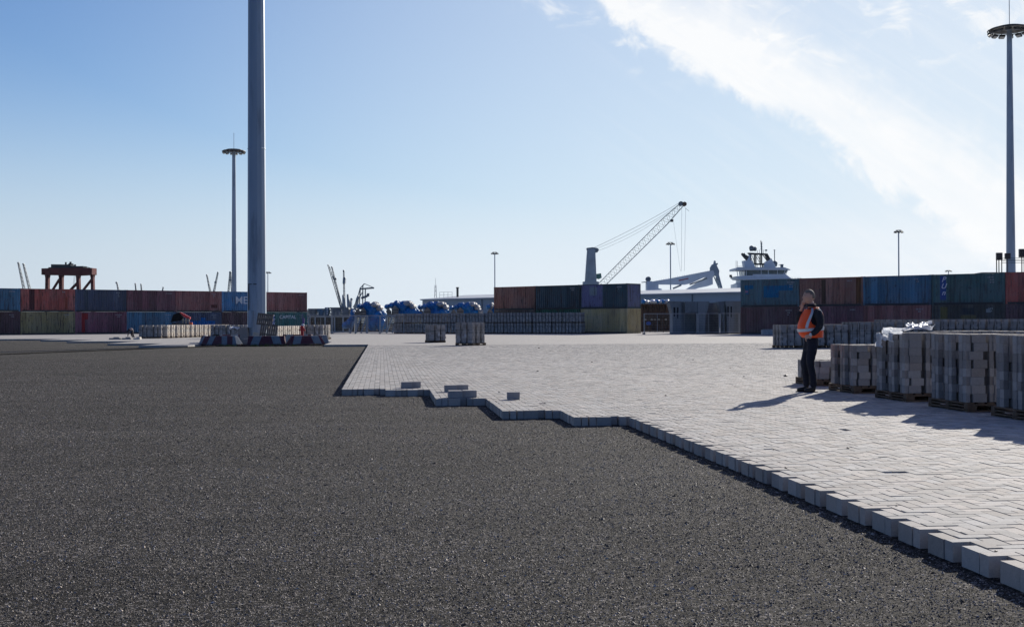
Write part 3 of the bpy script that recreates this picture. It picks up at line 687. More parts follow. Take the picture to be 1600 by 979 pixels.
q.tube(fr.p(1210.7, 408), fr.p(1210.7, 390), .17, 5); q.tube(fr.p(1208.5, 391), fr.p(1212.5, 391), .08, 4)
for a, zz in ((1152.5, 407.5), (1150.5, 407), (1184, 391), (1187, 390), (1193.5, 390), (1197.3, 391.5), (1224, 413)): q.tube(fr.p(a, 419 if (a < 1160 or a > 1215) else 397), fr.p(a, zz), .09, 4)
q.box(fr.p(1222, 416.5), (1.0, 1, 1.8)); q.tube(fr.p(1217, 414.3), fr.p(1225, 413.6), .15, 4); q.box(fr.p(1197.5, 391), (.8, .8, .5)); q.build('antenna', M['cranedark'], root)
q = MB()
for a in range(1149, 1163, 3): q.tube(fr.p(a, 419, -6), fr.p(a, 416.6, -6), .05, 3)
q.tube(fr.p(1149, 416.6, -6), fr.p(1162, 416.6, -6), .05, 3)
for a in range(1225, 1246, 4): q.tube(fr.p(a, 437, -6), fr.p(a, 434.2, -6), .05, 3)
q.tube(fr.p(1228, 434.4, -6), fr.p(1244, 434.8, -6), .05, 3); q.build('railing', M['crane'], root)
# deck crane
q = MB(); q.prism(fr.pts([(1010, 439), (1023, 439.5), (1025, 443), (1028, 444), (1028, 450), (1033, 451), (1033, 470), (1010, 470)]), -2.5, 2.5); q.build('crane_pedestal', M['shipwhite'], root)
q = MB(); c0 = Vector(fr.p(1013, 435.5)); q.tube(c0 + Vector((0, -1, 0)), c0 + Vector((0, 1, 0)), 1.0, 16); q.prism(fr.pts([(1003, 440), (1018, 438.5), (1018, 440), (1003, 441)]), -1, 1); q.build('winch_drum', M['cranedark'], root)
q = MB(); q.prism(fr.pts([(1021, 439), (1045, 435), (1108, 423), (1114, 422.5), (1116, 428), (1112, 436), (1108, 431), (1098, 434), (1079, 442.5), (1070, 444.5), (1027, 444), (1021, 442)]), -1.3, 1.3)
q.build('crane_boom', M['shipwhite'], root)
q = MB(); q.prism(fr.pts([(1106, 431), (1113, 430), (1113.5, 444), (1105, 447), (1090, 450), (1073, 456), (1071, 452)]), -1.1, 1.1); q.build('knuckle_jib', M['shipwhite'], root)
q = MB(); q.tube(fr.p(1077, 444.5, -1.4), fr.p(1104, 434.5, -1.4), .28, 6); q.tube(fr.p(1051, 450.5, -1.4), fr.p(1064, 445, -1.4), .35, 6); q.build('hydraulic_ram', M['cranedark'], root)
q = MB(); q.prism(fr.pts([(1110, 418), (1113, 413), (1115.5, 412), (1116.5, 407), (1118, 408), (1118, 411.3), (1121.5, 411), (1121, 413.5), (1119.5, 414), (1123.5, 423), (1123, 429), (1128.5, 450), (1125, 450), (1119, 431), (1114, 430), (1110, 424)]), -1.2, 1.2); q.build('crane_head', M['crane'], root)
q = MB(); q.tube(fr.p(1115, 430), fr.p(1123.5, 450), .22, 5); q.tube(fr.p(1119, 433), fr.p(1122.5, 446), .3, 5); q.build('jib_cable', M['crane'], root)
q = MB(); q.prism(fr.pts([(1060, 437.2), (1075, 434), (1075.3, 435.6), (1060.3, 438.8)]), -1.34, -1.31); q.build('lettering_plate', mat('red lettering', (.35, .05, .07), .6), root)
q = MB()
for i in range(24):
    a = 1026 + i * 3.6; zz = 438.5 - (a - 1026) * .178; q.tube(fr.p(a, zz, -1.1), fr.p(a, zz - 2.4, -1.1), .045, 3)
q.build('boom_railing', M['crane'], root)

# red gantry on the left
fr = Far(108, 500, 430); root = thing('gantry_crane', 'rust red gantry crane on four legs rising behind the red container on the left', 'gantry crane', fr.o)
q = MB(); q.prism(fr.pts([(69, 419.5), (85, 419), (133, 418.5), (147.5, 419), (147.5, 429.3), (122, 430.5), (85, 429.5), (69, 429.3)]), -2.5, 2.5); q.build('main_beam', M['rustred'], root)
q = MB(); q.prism(fr.pts([(83, 413), (113, 413.5), (114, 416), (133, 416), (133, 419), (83, 419)]), -2, 2); q.box(fr.p(103, 411.3), (.5, .5, .9)); q.box(fr.p(110.3, 411.2), (.6, .5, 1.1)); q.prism(fr.pts([(110, 411), (113.5, 411.5), (113.5, 416), (104, 416)]), -1, 1)
q.tube(fr.p(133, 416.3), fr.p(141, 418.5), .12, 4); q.box(fr.p(78, 418.3), (.9, .6, .5)); q.box(fr.p(117.5, 414.5), (.5, .5, .7)); q.build('trolley_house', M['shipdark'], root)
for i, (a, b, wd) in enumerate(((74.5, 73.5, 5), (94, 93.5, 5.6), (122.5, 124.5, 5), (143, 144.5, 4.4))):
    q = MB(); q.prism(fr.pts([(a - wd / 2 - .6, 429.5), (a + wd / 2 + .6, 429.5), (a + wd / 2 - .2, 434), (b + wd / 2, 500), (b - wd / 2, 500), (a - wd / 2 + .2, 434)]), -.9 + (i % 2) * 1.2, .9 + (i % 2) * 1.2); q.build('leg', M['rustred'], root)
for a, b in (((93, 436), (79, 458)), ((122, 441), (105, 458)), ((143, 437), (124, 461))):
    q = MB(); q.tube(fr.p(*a), fr.p(*b), .5, 6); q.build('brace', M['rustred'], root)
q = MB(); q.tube(fr.p(116, 430), fr.p(114, 450), .05, 3); q.tube(fr.p(117.5, 430), fr.p(115.5, 450), .05, 3); q.build('hoist_rope', M['ivory'], root)

# far lattice booms
gF = 'faint far harbour cranes along the horizon'
def farboom(label, d, segs, heads, towers=()):
    fr = Far(segs[0][0][0], 500, d); root = thing('distant_crane', label, 'crane', fr.o, 0, gF)
    for (a, b, w_) in segs:
        q = MB(); A = Vector(fr.p(*a)); B = Vector(fr.p(*b)); dd = (B - A).normalized()
        q.lattice(A, B, w_ * fr.k, w_ * .55 * fr.k, max(4, int((B - A).length / (w_ * fr.k))), .13 * d / 500, .08 * d / 500, (0, 1, 0), Vector((-dd.z, 0, dd.x))); q.build('boom', M['cranedark'], root)
    for (a, s_) in heads:
        q = MB(); c0 = Vector(fr.p(*a)); q.tube(c0 - Vector((0, .8, 0)), c0 + Vector((0, .8, 0)), s_ * fr.k, 8); q.build('boom_head', M['cranedark'], root)
    for pts in towers:
        q = MB(); q.prism(fr.pts(pts), -1.5, 1.5); q.build('tower', M['crane'], root)
    return root
farboom('leftmost far lattice boom leaning left above the first containers', 700, [((40, 462), (29, 411), 3.2)], [((29, 410.5), 1.3)])
farboom('second far lattice boom from the left, beside the red gantry', 700, [((49, 462), (37, 413), 3.2)], [((36.8, 412.5), 1.3)])
farboom('tiny far boom with a dark round head right of the red gantry', 900, [((187, 462), (183, 443), 2.2)], [((182.3, 441.5), 1.5)])
farboom('left one of two tiny upright far booms above the maroon container', 950, [((214, 465), (211.5, 443.5), 1.8)], [((211.5, 443), 1)])
farboom('right one of two tiny upright far booms above the maroon container', 950, [((222, 465), (220.5, 444.5), 1.8)], [((220.5, 444), 1)])
farboom('tiny far boom above the brown container', 1000, [((252, 465), (255, 449), 1.6)], [((255.2, 448.5), .8)])
farboom('left leaning boom of the pair standing left of the far saucer mast', 800, [((330, 462), (323.5, 430), 2.4)], [((323.3, 429.5), 1), ((326.5, 444.5), 1.4)])
farboom('right leaning boom of the pair standing left of the far saucer mast', 800, [((333, 462), (340.5, 426), 2.4)], [((340.6, 425.5), 1), ((336.5, 441), 1.4)])
farboom('far A shaped lattice crane right beside the saucer mast', 800, [((356.5, 462), (359.5, 426), 2.2), ((363, 462), (360.3, 426), 2.2)], [((360, 425.5), 1.8), ((360, 437), 1.3)])
farboom('tall far crane with two booms leaning left, right of the left containers', 620, [((537, 490), (514, 416), 3.8), ((535, 484), (519, 418), 2.6)], [((513, 414.5), 1.2), ((518.8, 417.3), 1.2), ((521, 433), 1.6), ((524.5, 435.5), 1.8)],
        [[(533, 492), (533, 477), (537, 478), (542, 492)]])
farboom('far upright crane mast beside the left leaning twin boom', 620, [((538.5, 490), (537.3, 424), 2.6)], [((537.3, 423), 1.4), ((538.5, 435), 2.2)], [[(535.5, 492), (535.3, 461), (537, 460), (541, 480), (544, 492)], [(536, 443), (536.5, 434.5), (540.5, 434.5), (540, 443)]])
farboom('pale stubby far crane between the upright mast and the small gantry', 620, [((552, 480), (566, 457), 1.2)], [((549.8, 467), 1.6)], [[(543, 492), (542.5, 460), (545, 459), (547, 478), (548, 492)], [(547, 492), (548, 466), (550.5, 466), (549.5, 492)]])
fr = Far(565, 500, 640); root = thing('quay_crane', 'small far ship to shore gantry crane with its boom pointing right', 'gantry crane', fr.o, 0, gF)
for a, b in (((563, 451), (560, 495)), ((571, 451), (570, 495)), ((567, 445), (566.5, 495))):
    q = MB(); q.tube(fr.p(*a), fr.p(*b), .35, 5); q.build('leg', M['ivory'], root)
q = MB(); q.tube(fr.p(562, 451.3), fr.p(584, 449.6), .45, 5); q.tube(fr.p(562, 451), fr.p(569.5, 443), .3, 4); q.tube(fr.p(569.5, 443), fr.p(584, 449.3), .22, 4); q.tube(fr.p(562.5, 451), fr.p(556, 476), .3, 4); q.box(fr.p(583, 449.8), (1.2, 1, .8)); q.build('boom', M['cranedark'], root)
q = MB(); q.prism(fr.pts([(564, 464), (573, 461), (574, 458), (577.5, 458), (577.5, 462), (572, 465), (565, 467)]), -1, 1); q.build('machine_house', M['cranedark'], root)
fr = Far(556, 500, 640); q = MB(); q.prism([(fr.x(551), fr.z(492)), (fr.x(557), fr.z(466)), (fr.x(560), fr.z(460)), (fr.x(561), fr.z(464)), (fr.x(558), fr.z(492))], -1.5, 1.5); o = q.build('crane_pylon', M['crane']); o.location = fr.o
tag(o, 'pale slanting pylon beside the small far gantry crane', 'pylon', gF)

# ------------------------------------------------------------------ rooftop platform on the right containers
pf = P(1553, 424, 108)
root = thing('rooftop_platform', 'dark green steel platform with cabinets on posts standing on top of the right containers', 'platform', (pf.x, 108, 5.2), R(-8))
q = MB(); q.box((2.6, 1.2, .31), (7.4, 2.4, .22)); q.box((-1.6, 1.2, .12), (2.6, 2.4, .24)); q.box((2.6, 1.2, .1), (7.0, 2.2, .2)); q.build('deck', mat('deck green', (.02, .05, .055), .6), root)
kx = 108 / F
def cx_(px): return (px - 1553) * kx
zt_ = lambda py: (424 - py) * kx + pf.z - 5.2
for a, b, c3, d3 in ((1558.5, 1567, 394.5, 406), (1571.5, 1579, 395.5, 404.5), (1592.5, 1601, 389, 402)):
    q = MB(); q.box((cx_((a + b) / 2), .4, (zt_(c3) + zt_(d3)) / 2), ((b - a) * kx, .4, abs(zt_(c3) - zt_(d3)))); q.build('cabinet', M['steel_dark'], root)
for a, c3 in ((1558.8, 406), (1562.3, 406), (1566.5, 406), (1574.5, 404), (1596.5, 402), (1600, 402)):
    q = MB(); q.tube((cx_(a), .4, .42), (cx_(a), .4, zt_(c3)), .045, 6); q.build('post', M['steel_dark'], root)
q = MB()
for zz in (403, 405.5, 407.5, 410.5): q.tube((cx_(1567), .6, zt_(zz)), (cx_(1612), .6, zt_(zz)), .022, 5)
q.build('railing', mat('railing green', (.03, .08, .06), .5), root)


# ------------------------------------------------------------------ packs of paving blocks on pallets
def pallet_mb(w=1.0, d=1.2):
    q = MB(); rr = random.Random(5)
    for yv in np.linspace(-d / 2 + .05, d / 2 - .05, 3):                    # stringer boards and blocks
        q.box((0, yv, .1), (w, .1, .022)); q.box((0, yv, .011), (w, .1, .022))
        for xv in (-w / 2 + .07, 0, w / 2 - .07): q.box((xv, yv, .056), (.14, .1, .066))
    for xv in (-w / 2 + .05, 0, w / 2 - .05):
        q.box((xv, 0, .0335), (.1, d, .02)); q.box((xv + .001, 0, .079), (.09, d - .01, .018))
    nb = 7
    for i in range(nb):
        xv = -w / 2 + .055 + i * (w - .11) / (nb - 1); q.box((xv, rr.uniform(-.006, .006), .123), (.105, d, .022))
    return q
def column_mb(gx, gy, layers, rr, lean=0.0):
    """a strapped column: two rows deep, a short piece beside a long block in every layer"""
    q = MB(); x = -.5 + gx * .355; y0_ = -.585 + gy * .42
    cx0 = rr.uniform(-.012, .012); cy0 = rr.uniform(-.012, .012)
    for r_ in range(2):
        y = y0_ + .055 + r_ * .109; rx_ = rr.uniform(-.008, .008)
        for l in range(layers):
            z = .136 + .06 + l * .1195; sh = .034 * rr.choice((1, 1, 0, 0, 0, -.6)) if r_ == 0 else 0
            w_ = .072 if (l + gy) % 5 else .06
            q.box((x + w_ / 2 + rx_ + cx0 + rr.gauss(0, .002), y + cy0 + rr.gauss(0, .002) + (.012 if r_ == 0 else 0), z), (w_, .102, .117), rr.gauss(0, .006))
            q.box((x + w_ + .106 + rx_ + cx0 + sh + rr.gauss(0, .0025), y + cy0 + rr.gauss(0, .002), z), (.203, .104, .117), rr.gauss(0, .006))
    return q
def strap_mb(layers, zfrac=.5):
    q = MB(); z = .136 + layers * .1195 * zfrac; h = .004
    q.box((0, -.614, z), (1.0, .003, .016)); q.box((-.496, 0, z), (.003, 1.22, .016)); q.box((.496, 0, z), (.003, 1.22, .016))
    return q
gN = 'pallets of grey paving blocks standing in a line on the new paving'
def near_pack(label, corner_px, layers, seed, rz=None, seed_miss=None):
    c = G(*corner_px); rz = TH if rz is None else rz
    rot = Matrix.Rotation(rz, 3, 'Z'); ctr = c + rot @ Vector((.5, .6, 0)); rr = random.Random(seed)
    root = thing('block_pallet', label, 'block pallet', (ctr.x, ctr.y, .002), rz, gN)
    pallet_mb().build('pallet', M['wood'], root)
    for gx_ in range(3):
        for gy_ in range(3): column_mb(gx_, gy_, layers, rr).build('block_column', M['stack'], root)
    return root
near_pack('low pallet with only three layers of blocks behind the man', (1276, 603.2), 3, 1)
near_pack('pallet with six layers of blocks just right of the man', (1334.4, 615), 6, 2)
p2 = near_pack('pallet of eight layers with torn clear plastic draped over its top', (1416, 628), 8, 3)
near_pack('tall bare pallet of blocks between the plastic draped one and the nearest one', (1511.7, 644), 8, 4)
near_pack('nearest pallet of blocks cut off by the right edge of the photo', (1625, 661), 8, 5)
# a second line of packs hidden mostly behind the first, its tops show over the near ones
for k, (px_, py_, lab) in enumerate((((1500), 612, 'block pallet behind the plastic draped one, only its top showing'), (1600, 617, 'pallet of blocks behind the tall bare one, only its top showing'))):
    near_pack(lab, (px_, py_), 8, 11 + k)

pv = {}
def far_proto(layers, seed, m='stack'):
    rr = random.Random(seed); q = MB()
    for gx_ in range(3):
        for gy_ in range(3):
            c = column_mb(gx_, gy_, layers, rr); q.raw(c.v, c.f)
    root = thing('block_pallet', 'x', 'block pallet', (0, 0, 0), 0, None)
    pallet_mb().build('pallet', M['wood'], root); rr = random.Random(seed)
    for gy_ in range(3):
        q = MB()
        for gx_ in range(3): c = column_mb(gx_, gy_, layers, rr); q.raw(c.v, c.f)
        q.build('block_row', M[m], root)
    if seed % 2:
        t_ = MB(); t_.box((rr.uniform(-.3, .3), -.625, .45 + rr.random() * .3), (.13, .004, .17)); t_.build('paper_tag', M['whitefade'], root)
    strap_mb(layers, .62).build('strap', M['steel_dark'], root)
    root['label'] = 'x'; return root
protos_far = {}
used = set()
def far_pack(label, loc, rz, group, layers=8, variant=0, m='stack'):
    key = (layers, variant, m)
    if key not in protos_far:
        r_ = far_proto(layers, 20 + variant + layers * 3, m); protos_far[key] = r_
        r_.location = loc; r_.rotation_euler = (0, 0, rz); r_['label'] = label; r_['group'] = group; return r_
    return dup(protos_far[key], loc, rz, label, group)
# two layer wall of packs in the middle
wA = Vector((XD(619, 131).x, 131, 0)); wB = Vector((XD(913, 121.5).x, 121.5, 0)); dW = (wB - wA).normalized(); lw = (wB - wA).length; aW = math.atan2(dW.y, dW.x)
npk = 20; gW = 'packs of paving blocks stacked two high in the long middle wall'
landm_w = ['left end of the long block wall', 'part of the wall below the first and second blue tarpaulins', 'part of the wall below the third tarpaulin', 'part of the wall left of the rusty brown container', 'part of the wall under the rusty brown container', 'part of the wall under the dark blue grey container', 'right end of the wall, beside the sand coloured container']
ordn = ['first', 'second', 'third', 'fourth', 'fifth', 'sixth', 'seventh', 'eighth', 'ninth', 'tenth', 'eleventh', 'twelfth', 'thirteenth', 'fourteenth', 'fifteenth', 'sixteenth', 'seventeenth', 'eighteenth', 'nineteenth', 'twentieth']
for k in range(npk):
    for lay in (0, 1):
        c_ = wA + dW * ((k + .5) * lw / npk) + Vector((random.uniform(-.05, .05), random.uniform(-.1, .1) + .6, lay * 1.10))
        far_pack('grey block pack, %s from left, %s layer of the long middle wall' % (ordn[k], 'upper' if lay else 'lower'), c_, aW + R(random.uniform(-3, 3)), gW, 8, random.choice((0, 1, 2)))
# right background row
gB = 'packs of paving blocks in the long row behind the near pallets'
for k in range(13):
    vv = k * 1.13; b_ = XD(1217, 55.2); c_ = Vector((b_.x + .5 + vv * CT, 55.2 + .6 + vv * ST, 0))
    lay = 8 if k < 3 else (9 if k < 7 else 10)
    far_pack('strapped grey block pack, %s from the left in the row behind the man' % ordn[k], c_, TH + R(random.uniform(-4, 4)), gB, lay, random.choice((0, 1)))
for k in range(12):
    vv = k * 1.2; b_ = XD(1300, 60); c_ = Vector((b_.x + vv * CT, 62 + vv * ST, 0))
    far_pack('grey block pack, %s from the left in the rearmost row behind the man' % ordn[k], c_, TH + R(random.uniform(-4, 4)), 'packs of paving blocks in the rearmost row on the right', 10 if k > 2 else 8, random.choice((0, 1)))
# two single packs in the middle of the yard
c_ = XD(680, 74); far_pack('single ragged block pack left of the taller single one in the open yard', (c_.x, 74, 0), R(20), None, 8, 1)
c_ = XD(735.5, 64.6); r_ = far_pack('single taller block pack standing out in the open yard, turned sideways', (c_.x, 64.6, 0), R(-32), None, 9, 0); r_.scale = (1.12, 1.12, 1.04)
# left groups
gP = 'pale sunlit packs of blocks in the slanting row left of the mast'
qa = Vector((XD(260, 98.5).x, 98.5, 0)); qb = Vector((XD(352, 111).x, 111, 0))
for k in range(14):
    c_ = qa.lerp(qb, k / 13) + Vector((-.35, .4, 0)); far_pack('pale sunlit block pack, %s from the left in the slanting row left of the mast' % ordn[k], c_, R(-1 + random.uniform(-3, 3)), gP, 8 if k % 5 else 8, (k // 2) % 2, 'stack_sunlit')
for k, px_ in enumerate((226, 243)):
    c_ = XD(px_, 97.5); far_pack('dark block pack at the left end of the pale sunlit row, %s one' % ('outer' if k == 0 else 'inner'), (c_.x, 98.2, 0), R(-3), 'shaded packs at the left end of the pale row', 8, k)
for k, px_ in enumerate((342, 360, 379)):
    c_ = XD(px_, 96); far_pack('dark block pack just left of the huge mast, %s from the left' % ordn[k], (c_.x, 96, 0), R(-4 + 3 * k), 'shaded packs left of the huge mast', 8, k % 2)
for k, (px_, dd_) in enumerate(((428, 84), (434, 86), (441, 88), (447, 90), (454, 92.5), (460, 95))):
    c_ = XD(px_, dd_); far_pack('pale sunlit block pack before the green container, %s from the left' % ordn[k], (c_.x, dd_, -.08), R(-7), 'pale packs in front of the green container', 8, k % 2, 'stack_sunlit')
for k, (px_, dd_) in enumerate(((487, 89), (500, 87.5), (503, 90))):
    c_ = XD(px_, dd_); far_pack('block pack beside the right end of the striped barriers, %s' % ('outer left' , 'front right', 'rear right')[k], (c_.x, dd_, 0), R(-14), 'packs right of the striped barriers', 8, k % 2, 'stack_sunlit' if k == 2 else 'stack')

# ------------------------------------------------------------------ loose paving blocks lying on the edge
def loose(label, px, py, rz, group=None, up=False, dims=(.21, .105, .12)):
    c = G(px, py); q = MB(); q.box((0, 0, 0), dims); o = q.build('paving_block', M['stack'])
    bv = o.modifiers.new('b', 'BEVEL'); bv.width = .004; bv.segments = 1
    o.location = (c.x, c.y, dims[2] / 2 + .003); o.rotation_euler = (0, 0, rz); tag(o, label, 'paving block', group)
gK = 'loose grey blocks left lying near the paving edge'
loose('loose block at the far left, left one of a touching pair', 635, 606, TH - .02, gK); loose('loose block at the far left, right one of a touching pair', 649, 605.6, TH + .01, gK)
loose('loose block behind the front pair, left one', 704, 611.6, TH + .03, gK, dims=(.23, .105, .12)); loose('loose block behind the front pair, right one', 722, 611, TH - .02, gK, dims=(.23, .105, .12))
loose('loose block of the front pair near the edge, left one', 711, 621, TH + .05, gK, dims=(.235, .22, .12)); loose('loose block of the front pair near the edge, right one', 733.5, 620.4, TH - .03, gK, dims=(.24, .22, .12))
loose('single loose block standing alone right of the pairs', 802, 623.6, TH - .02, gK)

rr = random.Random(9)
for px_, py_, s_ in ((1227.5, 588, .05), (1083, 562, .03), (1162, 588.5, .025), (1141, 575, .02), (1209, 702, .014), (1228, 731, .014), (1401, 790, .009), (1556, 861, .010), (840, 580, .03), (842, 544, .05), (780, 613, .02), (925, 566, .03), (1040, 618, .018), (1325, 700, .016)):
    c = G(px_, py_); bm = bmesh.new(); bmesh.ops.create_icosphere(bm, subdivisions=1, radius=s_)
    for v in bm.verts: v.co = Vector((v.co.x * rr.uniform(.8, 1.4), v.co.y * rr.uniform(.7, 1.1), v.co.z * rr.uniform(.35, .6)))
    me = bpy.data.meshes.new('stone_chip'); bm.to_mesh(me); bm.free(); me.materials.append(M['steel_dark']); o = bpy.data.objects.new('stone_chip', me); COL.objects.link(o)
    o.location = (c.x, c.y, s_ * .4); tag(o, 'small dark stone chip lying on the pale paving', 'stone chip', 'stone chips scattered on the paving')

# ------------------------------------------------------------------ plastic sheet
m, t, b = pbsdf('clear plastic'); b.inputs['Base Color'].default_value = (.82, .85, .9, 1); b.inputs['Roughness'].default_value = .25
b.inputs['Alpha'].default_value = .82
tl = t.add('ShaderNodeBsdfTranslucent'); tl.inputs[0].default_value = (.85, .88, .93, 1); mxs = t.add('ShaderNodeMixShader'); mxs.inputs[0].default_value = .5
out = t.n['Material Output']; t.l.new(b.outputs[0], mxs.inputs[1]); t.l.new(tl.outputs[0], mxs.inputs[2]); t.l.new(mxs.outputs[0], out.inputs[0]); M['plastic'] = m
from mathutils import noise as mn
def crumple(q, origin, U, V, nu, nv, amp, freq, seed, outline=.3):
    U = Vector(U); V = Vector(V); nn = U.cross(V).normalized(); vs = []; fs = []
    for i in range(nu + 1):
        for j in range(nv + 1):
            a, b_ = i / nu, j / nv
            p = Vector(origin) + U * a + V * b_
            h = mn.fractal(Vector((a * freq + seed, b_ * freq, seed * 1.7)), 1.0, 2.0, 4) * amp
            r_ = abs(mn.noise(Vector((a * freq * 1.7 + seed, b_ * freq * 1.7, 4)))) * amp * 1.6
            p += nn * (h + r_) + U * mn.noise(Vector((a * 3 + seed, b_ * 3, 9))) * outline * .5 + V * mn.noise(Vector((a * 3, b_ * 3 + seed, 2))) * outline * .5
            vs.append(p)
    for i in range(nu):
        for j in range(nv):
            k = i * (nv + 1) + j; fs.append((k, k + 1, k + nv + 2, k + nv + 1))
    q.raw(vs, fs)
q = MB(); tz = 1.10
crumple(q, (-.42, -.50, tz + .02), (.50, .06, .03), (.02, .34, .02), 26, 20, .055, 1.9, 1.3)
crumple(q, (-.34, -.42, tz + .07), (.40, .03, .05), (.04, .24, .02), 20, 14, .045, 2.3, 5.3)
crumple(q, (-.53, -.52, tz - .03), (.03, .80, .0), (-.02, 0, .10), 26, 8, .035, 3.0, 2.2)
crumple(q, (-.55, -.2, tz - .16), (.0, .42, .04), (.03, .0, .17), 14, 8, .035, 2.6, 7.7)
crumple(q, (-.57, .18, tz - .26), (.0, .24, .03), (.03, .02, .22), 10, 8, .03, 2.6, 9.7)
o = q.build('plastic_sheet', M['plastic'], smooth=True, fixn=False); o.location = p2.location; o.rotation_euler = p2.rotation_euler
tag(o, 'torn crumpled clear plastic sheet draped over the top of a block pallet', 'plastic sheet')

# ------------------------------------------------------------------ skin / remesh helpers for figures and soft shapes
def to_mesh(o):
    dg = bpy.context.evaluated_depsgraph_get(); dg.update(); me = bpy.data.meshes.new_from_object(o.evaluated_get(dg)); return me
def skin_mesh(pts, edges, radii, sub=2):
    me = bpy.data.meshes.new('tmp'); me.from_pydata(pts, edges, []); o = bpy.data.objects.new('tmp', me); COL.objects.link(o)
    o.modifiers.new('s', 'SKIN')
    for i, r_ in enumerate(radii):
        sv = me.skin_vertices[0].data[i]; sv.radius = (r_, r_) if not isinstance(r_, tuple) else r_; sv.use_root = (i == 0)
    m_ = o.modifiers.new('u', 'SUBSURF'); m_.levels = sub; m_.render_levels = sub
    r_ = to_mesh(o); bpy.data.objects.remove(o); return r_
def blob(c, r, seg=20, fn=None):
    bm = bmesh.new(); bmesh.ops.create_uvsphere(bm, u_segments=seg, v_segments=seg // 2 + 2, radius=1)
    for v in bm.verts:
        p = v.co.copy()
        if fn: p = fn(p)
        v.co = Vector((p.x * r[0] + c[0], p.y * r[1] + c[1], p.z * r[2] + c[2]))
    me = bpy.data.meshes.new('b'); bm.to_mesh(me); bm.free(); return me
def union(meshes, voxel, name, material, parent=None, smooth_it=2, disp=None, smooth=True):
    vs = []; fs = []
    for me in meshes:
        o_ = len(vs); vs += [v.co.copy() for v in me.vertices]; fs += [tuple(i + o_ for i in p.vertices) for p in me.polygons]
    me = bpy.data.meshes.new(name); me.from_pydata(vs, [], fs); o = bpy.data.objects.new('tmp', me); COL.objects.link(o)
    r_ = o.modifiers.new('r', 'REMESH'); r_.mode = 'VOXEL'; r_.voxel_size = voxel
    if smooth_it: s_ = o.modifiers.new('s', 'SMOOTH'); s_.iterations = smooth_it; s_.factor = .5
    me2 = to_mesh(o); bpy.data.objects.remove(o); me2.name = name
    if disp:
        me2.update()
        for v in me2.vertices: v.co = v.co + v.normal * disp(v.co)
    me2.materials.clear(); me2.materials.append(material)
    me2.polygons.foreach_set('use_smooth', [smooth] * len(me2.polygons)); me2.update()
    o = bpy.data.objects.new(name, me2); COL.objects.link(o)
    if parent: o.parent = parent
    return o

# ------------------------------------------------------------------ the man
skin_m = mat('skin', (.55, .32, .24), .55, 0, .08, 12); hair_m = mat('short greying hair', (.17, .14, .11), .7, 0, .3, 60)
navy_m = mat('black navy jacket', (.010, .012, .020), .8, 0, .25, 9, .4); trou_m = mat('dark navy trousers', (.008, .010, .022), .85, 0, .25, 8, .4)
shoe_m = mat('black shoes', (.006, .006, .007), .4, 0, .2, 9); vest_m = mat('fluorescent orange vest', (1.0, .10, .012), .6, 0, .12, 6, .5)
refl_m = mat('silver reflective tape', (.52, .57, .62), .35, .1, .08, 9)
c = G(1265.5, 612)
man = thing('person', 'man in orange reflective vest and dark clothes standing side on, hand at his face', 'person', (c.x, c.y, 0), R(7))
# local axes: faces -x, his left side is -y (towards the camera)
def limb(pts, rad, sub=2):
    return skin_mesh(pts, [(i, i + 1) for i in range(len(pts) - 1)], rad, sub)
def headfn(p):
    x, y, z = p                                     # x<0 is the face
    w = 1.0
    if z < -.1: w = 1 - .30 * min(1, (-.1 - z) / .9)
    y *= w
    if x > 0 and z < -.35: x *= 1 - .45 * min(1, (-.35 - z) / .6)      # nape
    if x < 0: x *= (.95 if z > .35 else 1.0); 
    if x < -.2 and z < -.62: x *= 1.08               # chin
    return Vector((x, y, z))
HC = Vector((-.012, 0, 1.728)); tilt = R(-4)
parts = [blob(HC, (.108, .082, .128), 28, headfn),
         limb([(.05, 0, 1.50), (.035, 0, 1.58), (.015, 0, 1.66)], [(.072, .07), (.062, .062), (.058, .058)]),
         limb([(.02, 0, 1.0), (.03, 0, 1.2), (.05, 0, 1.42), (.04, 0, 1.52)], [.14, .15, .14, .07])]
# nose, brow, lips, ears
parts.append(blob((HC.x - .107, 0, HC.z - .012), (.022, .013, .022), 10)); parts.append(blob((HC.x - .097, 0, HC.z + .005), (.012, .009, .028), 10))
parts.append(blob((HC.x - .084, 0, HC.z + .030), (.017, .052, .012), 10)); parts.append(blob((HC.x - .094, 0, HC.z - .055), (.014, .026, .008), 10))
parts.append(blob((HC.x - .090, 0, HC.z - .068), (.014, .024, .007), 10)); parts.append(blob((HC.x - .082, 0, HC.z - .098), (.022, .028, .02), 10))
for sy in (-1, 1):
    parts.append(blob((HC.x + .018, sy * .078, HC.z - .008), (.020, .010, .033), 12)); parts.append(blob((HC.x + .004, sy * .05, HC.z - .06), (.05, .02, .04), 10))
# legs, arms under the clothes
for sy, kx, ax in ((-1, -.03, .03), (1, -.06, -.01)):
    parts.append(limb([(.02, 0, .98), (.02, sy * .09, .92), (kx, sy * .10, .52), (ax, sy * .11, .10)], [.12, .085, .058, .045]))
armL = [(.06, -.16, 1.46), (.085, -.225, 1.40), (.10, -.26, 1.18), (-.04, -.225, 1.045)]
armR = [(.05, .16, 1.46), (.04, .215, 1.40), (-.12, .22, 1.25), (-.135, .12, 1.44), (-.125, .075, 1.515)]
parts.append(limb(armL, [.06, .052, .042, .030])); parts.append(limb(armR, [.06, .052, .042, .030, .028]))
